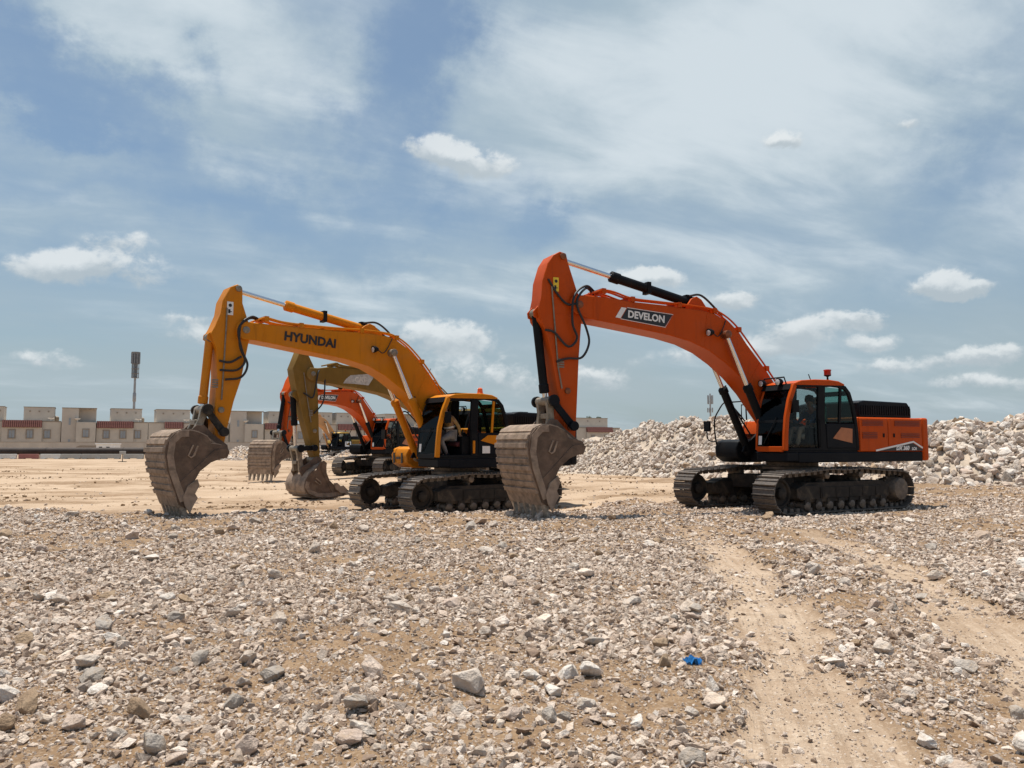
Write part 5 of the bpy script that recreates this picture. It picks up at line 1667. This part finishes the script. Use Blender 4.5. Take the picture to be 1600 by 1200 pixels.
p2 = make_person('person in a tan vest with a silver band crouching in the amber cab', J2, plain('tan_vest_cloth', (0.30, 0.19, 0.07), 0.85, var=0.2, scale=9), plain('grey_cotton', (0.20, 0.195, 0.19), 0.9, var=0.1, scale=9), plain('dark_hair', (0.012, 0.01, 0.009), 0.7),
                 HYU['pos'], math.pi + R(HYU['phi']))
mk('silver_band', MB().tube([(0.925, 0.98, 2.30), (0.935, 0.98, 2.345)], 0.168, 18), plain('reflective_tape', (0.6, 0.62, 0.6), 0.3, var=0.05), p2)

# ------------------------------------------------------------------ torn blue plastic
x, y = gp(1076, 1030)
rs = random.Random(3)
bm = bmesh.new()
N = 9
g = [[bm.verts.new(((i / (N - 1) - 0.5) * 0.13 + rs.gauss(0, 0.004), (j / (N - 1) - 0.5) * 0.10 + rs.gauss(0, 0.004), 0.022 + 0.02 * math.sin(i * 1.7 + j) + rs.gauss(0, 0.008) - 0.025 * (abs(i - 4) / 4) ** 2)) for j in range(N)] for i in range(N)]
for i in range(N - 1):
    for j in range(N - 1):
        if rs.random() < 0.92: bm.faces.new((g[i][j], g[i + 1][j], g[i + 1][j + 1], g[i][j + 1]))
me = bpy.data.meshes.new('plastic_bag'); bm.to_mesh(me); bm.free()
me.materials.append(plain('blue_film', (0.02, 0.16, 0.42), 0.35, var=0.3, scale=20))
o = link('plastic_bag', me); o.location = (x, y, float(ground_z(x, y)) + 0.012)
so = o.modifiers.new('thick', 'SOLIDIFY'); so.thickness = 0.003
tag(o, 'torn blue plastic bag half buried in the gravel', 'plastic bag')

# ------------------------------------------------------------------ far houses
M_WALL = plain('sand_plaster', (0.54, 0.49, 0.42), 0.9, var=0.06, scale=0.6)  # plaster greyed to stand in for distance haze
M_WALL2 = plain('beige_plaster', (0.50, 0.45, 0.39), 0.9, var=0.06, scale=0.6)  # haze put into this wall colour too
M_TILE = plain('red_roof_tile', (0.21, 0.085, 0.07), 0.85, var=0.15, scale=3)
M_TRIM = plain('brown_stone_trim', (0.30, 0.25, 0.20), 0.9, var=0.08, scale=2)
M_PANE = plain('house_window_glass', (0.30, 0.33, 0.36), 0.12, var=0.08, scale=2)
M_DISH = plain('white_dish_paint', (0.8, 0.8, 0.8), 0.35, var=0.03)
HX, HY = np.array([-97.0, 160.0]), np.array([121.0, 67.0])
HD = HY / np.linalg.norm(HY)
HANG = math.atan2(HD[1], HD[0])


def wpx(px):
    """Distance along the street of houses at a bearing of the photograph."""
    u = (px - 800) / 1225
    t = (u * 160 + 97) / (121 - u * 67)
    return t * float(np.linalg.norm(HY))


def house_at(d, label, off=0.0):
    p = HX + HD * d
    return thing('house', label, 'house', (p[0], p[1], -0.4), HANG, 'row of flat roofed villas')


def add_window(w, x, z, y=0.0, ww=1.0, hh=1.5):
    fr = MB()
    for s in (-1, 1): fr.box(x + s * (ww / 2 + 0.09) - 0.09, x + s * (ww / 2 + 0.09) + 0.09, y - 0.10, y - 0.003, z - hh / 2 - 0.18, z + hh / 2 + 0.18)
    fr.box(x - ww / 2, x + ww / 2, y - 0.10, y - 0.003, z + hh / 2, z + hh / 2 + 0.18)
    fr.box(x - ww / 2, x + ww / 2, y - 0.12, y - 0.003, z - hh / 2 - 0.18, z - hh / 2)
    o = mk('window', fr, M_TRIM, w)
    mk('pane', MB().box(x - ww / 2, x + ww / 2, y - 0.03, y - 0.004, z - hh / 2, z + hh / 2), M_PANE, o)
    m = MB().box(x - 0.03, x + 0.03, y - 0.06, y - 0.031, z - hh / 2, z + hh / 2)
    mk('mullion', m, M_TRIM, o)


def villa(d0, d1, label, band, wins, pent, doors=(), mat=None):
    """Two storey villa between street metres d0..d1: band, windows and penthouse given in street metres."""
    mat = mat or M_WALL
    h = house_at(d0, label)
    W = d1 - d0
    Hm = 6.6
    mk('wall', MB().box(0, W, 0, 9, 0, Hm), mat, h)
    mk('parapet', MB().box(-0.05, W + 0.05, -0.06, -0.002, Hm - 0.12, Hm + 0.1), M_TRIM, h)
    if band:
        a, b = band[0] - d0, band[1] - d0
        mk('wall_projection', MB().box(a - 0.3, b + 0.3, -0.5, -0.002, 0.1, 5.35), mat, h)
        t = MB()
        t.prism([(a - 0.3, 5.36), (b + 0.3, 5.36), (b + 0.3, 6.75), (a - 0.3, 6.75)], -0.35, -0.07)
        rf = mk('roof', t, M_TILE, h)
        n = int((b - a + 0.6) / 0.36)
        tm = None
        for k in range(n):
            x = a - 0.3 + 0.18 + 0.36 * k
            if tm is None:
                m = MB().tube([(0, -0.95, 5.34), (0, -0.36, 6.78)], [0.15, 0.14], 7)
                tm = m.mesh('tile_row', M_TILE)
            o = link('tile_row', tm, rf); o.location = (x, 0, 0)
    for (x, z) in wins:
        x -= d0
        y = -0.5 if band and band[0] - 0.3 < x + d0 < band[1] + 0.3 else 0.0
        add_window(h, x, z, y)
    if pent:
        a, b, ph = pent[0] - d0, pent[1] - d0, pent[2]
        mk('penthouse', MB().box(a, b, 2.2, 8.2, Hm + 0.01, ph), M_WALL2, h)
        mk('penthouse_cap', MB().box(a - 0.08, b + 0.08, 2.1, 8.3, ph + 0.002, ph + 0.14), M_TRIM, h)
        m = MB()
        for k in range(3): m.cyl((a + (b - a) * (0.2 + 0.3 * k), 2.19, ph - 0.8), (a + (b - a) * (0.2 + 0.3 * k), 2.1, ph - 0.8), 0.18, 12)
        mk('vent_rose', m, M_TRIM, h)
    for k, xd in enumerate(doors):
        x = xd - d0
        m = MB().tube([(x, 0.7, Hm + 0.02), (x, 0.7, Hm + 0.5)], 0.05, 6)
        m.lathe([(0.05, 0.02), (0.4, 0.10), (0.62, 0.26), (0.66, 0.30), (0.6, 0.28)], (x, 0.6, Hm + 0.45), 'Z', 14)
        mk('satellite_dish', m, M_DISH, h)
    mk('water_tank', MB().lathe([(0.5, 0), (0.55, 0.1), (0.55, 1.0), (0.3, 1.2), (0.12, 1.25)], (W * 0.9, 5.0, Hm + 0.02), 'Z', 14), M_TRIM, h)
    return h


def tower_house(d0, d1, label):
    h = house_at(d0, label)
    W = d1 - d0
    mk('wall', MB().box(0, W * 0.48, -0.6, 9, 0, 9.35), M_WALL2, h)
    mk('wall', MB().box(W * 0.48 + 0.004, W, 1.2, 9, 0, 9.35), M_WALL2, h)
    pl = [(W * 0.40, 1.1), (W * 0.40, -0.8)] + [(W * 0.70 + W * 0.30 * math.sin(R(a)), -0.8 - 0.9 * math.cos(R(a * 1.0))) for a in (-70, -40, 0, 40, 70)] + [(W + 0.0, -0.6), (W, 1.1)]
    pl = [(W * 0.40 + 0.1, 1.19), (W * 0.42, -1.3), (W * 0.6, -1.9), (W * 0.8, -1.9), (W * 0.99, -1.2), (W, 1.19)]
    mk('bay', MB().plan(pl, 0, 6.5), M_WALL, h)
    mk('roof_edge', MB().box(-0.06, W + 0.06, -0.7, 9.06, 9.354, 9.5), M_TRIM, h)
    add_window(h, W * 0.7, 4.2, -1.9)
    m = MB()
    for z in (2.2, 6.6): m.box(W * 0.20, W * 0.26, -0.68, -0.603, z - 0.7, z + 0.7)
    mk('slit_window', m, M_PANE, h)
    m = MB()
    m.lathe([(0.05, 0.02), (0.4, 0.10), (0.62, 0.26), (0.66, 0.30), (0.6, 0.28)], (W * 0.45, -1.0, 6.95), 'Z', 14)
    m.tube([(W * 0.45, -1.0, 6.505), (W * 0.45, -1.0, 7.0)], 0.05, 6)
    mk('satellite_dish', m, M_DISH, h)
    return h


w_ = wpx
villa(w_(-40), w_(4), 'villa cut off by the left edge of the view', None, [(w_(-20), 4.0)], (w_(-30), w_(5), 9.5))
villa(w_(5), w_(96), 'villa with a red tile band and three windows, leftmost of the full ones', (w_(7), w_(64)), [(w_(20), 4.0), (w_(48), 4.0), (w_(75), 4.0)], (w_(36), w_(85), 9.5), (w_(80),))
tower_house(w_(97), w_(151), 'tall plain stair block with a bay, left of the mast')
villa(w_(152), w_(232), 'villa with a red tile band in front of the antenna mast', (w_(154), w_(207)), [(w_(167), 4.0), (w_(193), 4.0), (w_(216), 4.0)], (w_(174), w_(223), 9.5), (w_(217),))
villa(w_(233), w_(306), 'villa behind the bucket of the amber excavator', (w_(260), w_(285)), [(w_(272), 4.0), (w_(296), 4.0)], (w_(246), w_(299), 9.5), (w_(292),))
villa(w_(307), w_(358), 'villa hidden behind the amber stick', (w_(318), w_(350)), [(w_(330), 4.0), (w_(345), 4.0)], None)
tower_house(w_(360), w_(411), 'tall plain stair block right of the amber stick')
villa(w_(412), w_(490), 'villa behind the ochre stick', (w_(416), w_(436)), [(w_(428), 4.0), (w_(470), 4.0)], (w_(423), w_(462), 9.5))
villa(w_(491), w_(526), 'narrow villa right of the ochre stick', None, [(w_(510), 4.0)], (w_(496), w_(523), 9.5))
villa(w_(527), w_(600), 'villa with a red tile band under the far orange boom', (w_(530), w_(572)), [(w_(540), 4.0), (w_(560), 4.0), (w_(585), 4.0)], (w_(530), w_(566), 9.5))
tower_house(w_(601), w_(650), 'tall plain block behind the amber cylinders')
villa(w_(651), w_(720), 'villa behind the amber cab', (w_(660), w_(700)), [(w_(680), 4.0)], (w_(655), w_(700), 9.4))
villa(w_(721), w_(800), 'villa behind the rear of the amber cab', (w_(730), w_(770)), [(w_(760), 4.0)], (w_(740), w_(780), 9.3))
villa(w_(801), w_(880), 'villa behind the orange bucket', (w_(820), w_(860)), [(w_(840), 4.0)], None)
villa(w_(881), w_(968), 'villa with a red tile band right of the orange stick', (w_(917), w_(955)), [(w_(925), 3.6), (w_(945), 3.6)], (w_(893), w_(956), 9.4))

# boundary wall of the houses
p = HX + HD * w_(-60) + np.array([HD[1], -HD[0]]) * 12
wl = thing('boundary_wall', 'long low beige wall in front of the villas', 'wall', (p[0], p[1], -0.4), HANG)
Lw = w_(1000) - w_(-60)
mk('wall_panel', MB().box(0, Lw, 0, 0.25, 0, 2.3), M_WALL2, wl)
mk('coping', MB().box(0, Lw, -0.04, 0.29, 2.302, 2.38), M_TRIM, wl)
for k in range(int(Lw / 8)):
    mk('pier', MB().box(8 * k, 8 * k + 0.4, -0.06, -0.003, 0, 2.3), M_WALL2, wl)

# site cabin and shed
c = thing('site_cabin', 'small white cabin with two dark windows before the boundary wall', 'cabin', (-73.5, 139, -0.4), 0.0)
mk('wall', MB().box(0, 3.1, 0, 2.4, 0.2, 1.9), M_WHITE, c)
mk('roof', MB().box(-0.15, 3.2, -0.15, 2.5, 1.903, 2.1), M_WHITE, c, 0.02)
mk('base', MB().box(0.1, 3.0, 0.1, 2.3, 0, 0.197), M_CHAR, c)
for x in (0.5, 1.8):
    w = mk('window', MB().box(x, x + 0.6, -0.02, -0.003, 1.0, 1.5), M_CHAR, c)
c = thing('shed', 'low beige shed left of the small white cabin', 'shed', (-78.0, 141, -0.4), 0.0)
mk('wall', MB().box(0, 4.2, 0, 3, 0, 1.35), M_WALL, c)
mk('roof', MB().prism([(-0.1, 1.353), (4.3, 1.353), (4.3, 1.5), (3.6, 1.75), (0.6, 1.75), (-0.1, 1.5)], -0.1, 3.1), M_TRIM, c)

# long dark pipe on blocks and the row of barriers in front of it
zf = -0.2
pipe = thing('pipeline', 'long dark brown steel pipe lying level behind the barriers', 'pipe', (0, 97.0, 0.74))
M_PIPE = plain('dark_pipe_coating', (0.035, 0.022, 0.017), 0.7, var=0.25, scale=1.5)
m = MB().tube([(-90, 0, 0), (-41.5, 0, 0)], 0.43, 16)
mk('pipe_body', m, M_PIPE, pipe)
m = MB()
for k in range(5): m.tube([(-86 + 9.5 * k, 0, 0), (-85.8 + 9.5 * k, 0, 0)], 0.455, 16)
mk('pipe_joint', m, M_PIPE, pipe)
for k in range(8):
    mk('support_block', MB().box(-88 + 6 * k, -87.5 + 6 * k, -0.4, 0.4, -1.0, -0.40), M_TRIM, pipe, 0.02)
M_BARW = plain('white_barrier_plastic', (0.62, 0.62, 0.60), 0.6, var=0.08, scale=1.5, dust=0.35)
M_BARR = plain('red_barrier_plastic', (0.30, 0.12, 0.11), 0.6, var=0.1, scale=1.5, dust=0.35)
M_BARG = plain('grey_barrier_concrete', (0.40, 0.40, 0.38), 0.8, var=0.1, scale=1.5, dust=0.25)
bars = [('white', 14), ('red', 48), ('white', 82), ('grey', 114), ('grey', 146), ('grey', 176), ('grey', 211), ('white', -18), ('grey', -50), ('white', 245)]
for kind, pxc in bars:
    x = (pxc - 800) / 1225 * 95.5
    order = {'white': ('white plastic road barrier', M_BARW), 'red': ('red plastic road barrier', M_BARR), 'grey': ('grey concrete road barrier', M_BARG)}[kind]
    left = [p for k2, p in sorted((b[0], b[1]) for b in bars if b[0] == kind)].index(pxc)
    nth = ('first', 'second', 'third', 'fourth', 'fifth')[left]
    b_ = thing('road_barrier', '%s under the dark pipe, %s %s one from the left' % (order[0], nth, kind), 'barrier', (x, 95.5, -0.22), 0, 'barriers under the dark pipe')
    mk('barrier_body', MB().add([], []).prism([(-1.2, 0.1), (1.2, 0.1), (1.2, 0.5), (1.15, 0.62), (-1.15, 0.62), (-1.2, 0.5)], -0.12, 0.12), order[1], b_, 0.02)
    m = MB()
    for s in (-0.8, 0.8): m.box(s - 0.3, s + 0.3, -0.25, 0.25, 0, 0.099)
    mk('barrier_foot', m, order[1], b_)

sg = thing('survey_stand', 'small grey box on a post standing on the sand', 'stand', ((194 - 800) / 1225 * 80, 80, -0.22))
mk('post', MB().tube([(0, 0, 0.08), (0, 0, 0.8)], 0.05, 8), M_TRIM, sg)
mk('box', MB().box(-0.28, 0.28, -0.12, 0.12, 0.80, 1.12), M_BARG, sg, 0.02)
mk('foot', MB().box(-0.35, 0.35, -0.2, 0.2, 0, 0.08), M_FRAME, sg, 0.01)

# ------------------------------------------------------------------ masts
M_GALV = plain('galvanised_steel', (0.34, 0.35, 0.36), 0.5, 0.3, var=0.12, scale=2)
M_MASTD = plain('grey_mast_panels', (0.20, 0.21, 0.22), 0.6, 0.1, var=0.15, scale=2)
mast = thing('antenna_mast', 'tall mast with a dark round antenna head behind the villas', 'mast', ((209 - 800) / 1225 * 205, 205, -0.4))
mk('pole', MB().tube([(0, 0, 0), (0, 0, 20)], [0.36, 0.28], 14), M_GALV, mast)
m = MB().lathe([(0.36, 0), (0.42, 0.1), (0.42, 2.2), (0.36, 2.3)], (0, 0, 13.0), 'Z', 14)
mk('pole_box', m, M_GALV, mast)
for k in range(9):
    a = 2 * math.pi * k / 9
    x, y = 0.86 * math.cos(a), 0.86 * math.sin(a)
    mk('antenna_panel', MB().box(x - 0.20, x + 0.20, y - 0.20, y + 0.20, 23.0, 25.9), M_MASTD, mast)
    mk('cage_bar', MB().tube([(x, y, 19.2), (x, y, 23.0)], 0.06, 6), M_MASTD, mast)
m = MB()
for z in (19.2, 20.4, 21.6, 22.9): m.lathe([(0.94, 0), (0.98, 0.05), (0.94, 0.1)], (0, 0, z), 'Z', 20)
mk('cage_floor', m, M_MASTD, mast)
mk('antenna_core', MB().lathe([(0.5, 0), (0.5, 6.2), (0.95, 6.3), (1.08, 6.6), (1.08, 6.75)], (0, 0, 19.3), 'Z', 18), M_MASTD, mast)
mast = thing('antenna_mast', 'small antenna mast with pale panels above the rock heap', 'mast', ((1110 - 800) / 1225 * 150, 150, -0.4))
mk('pole', MB().tube([(0, 0, 0), (0, 0, 11.6)], [0.2, 0.14], 12), M_GALV, mast)
for z0, n in ((9.6, 5), (8.0, 5)):
    for k in range(n):
        a = 2 * math.pi * k / n + z0
        x, y = 0.48 * math.cos(a), 0.48 * math.sin(a)
        p = mk('antenna_panel', MB().box(x - 0.10, x + 0.10, y - 0.06, y + 0.06, z0, z0 + (1.7 if z0 > 9 else 0.9)), M_GALV, mast, 0.02)
        mk('bracket', MB().tube([(0, 0, z0 + 0.5), (x, y, z0 + 0.5)], 0.035, 6), M_GALV, p)


# ------------------------------------------------------------------ trees
def leaf_mat():
    m, t, p = principled('dark_leaf', 0.6)
    oi = t.node('ShaderNodeNewGeometry')
    c = t.ramp(oi.outputs['Random Per Island'], [(0, (0.018, 0.034, 0.012)), (0.6, (0.035, 0.06, 0.02)), (1.0, (0.06, 0.09, 0.03))])
    t.l.new(c, p.inputs['Base Color'])
    return m


M_LEAF = leaf_mat()
M_BARK = plain('bark', (0.10, 0.07, 0.05), 0.9, var=0.2, scale=4)


def tree(x, y, h, w, seed, label, z=-0.3):
    rs = np.random.default_rng(seed)
    r = thing('tree', label, 'tree', (x, y, z))
    tr = MB().tube([(0, 0, 0), (0.1, 0, h * 0.3), (0, 0.1, h * 0.55)], [0.22, 0.16, 0.08], 8)
    cl = []
    for k in range(9):
        a = rs.random() * 6.28; d = w * 0.42 * math.sqrt(rs.random()); zz = h * (0.45 + 0.45 * rs.random())
        c = np.array([d * math.cos(a), d * math.sin(a), zz]); cl.append((c, w * (0.16 + 0.13 * rs.random())))
        tr.tube([(0, 0, h * 0.35), tuple(c * 0.7 + np.array([0, 0, h * 0.12])), tuple(c)], [0.08, 0.05, 0.02], 5)
    mk('trunk', tr, M_BARK, r)
    V, F = [], []
    for c, q in cl:
        for i in range(190):
            d = rs.normal(size=3); d /= np.linalg.norm(d)
            p = c + d * q * (0.55 + 0.5 * rs.random()) * np.array([1, 1, 0.8])
            u = rs.normal(size=3); u /= np.linalg.norm(u); v = np.cross(u, d); v /= np.linalg.norm(v) + 1e-6
            s_ = 0.14 + 0.12 * rs.random()
            k = len(V)
            V += [tuple(p - u * s_), tuple(p + v * s_ * 0.5), tuple(p + u * s_), tuple(p - v * s_ * 0.5)]
            F.append((k, k + 1, k + 2, k + 3))
    me = bpy.data.meshes.new('crown'); me.from_pydata(V, [], F); me.materials.append(M_LEAF)
    link('crown', me, r)
    return r


tree(31.5, 215, 5.2, 4.5, 1, 'dark green tree at the right end of the far villas')
tree(34.5, 214, 4.0, 3.6, 2, 'smaller dark tree between the villas and the rock heap')
tree(42.5, 150, 7.0, 4.5, 3, 'dark tree top showing above the rock heap beside the small mast')
tree(25.5, 243, 10.8, 5.0, 4, 'tree rising behind the villa right of the orange stick')
tree(-103.5, 157, 2.6, 2.2, 5, 'low bush by the boundary wall at the left edge')
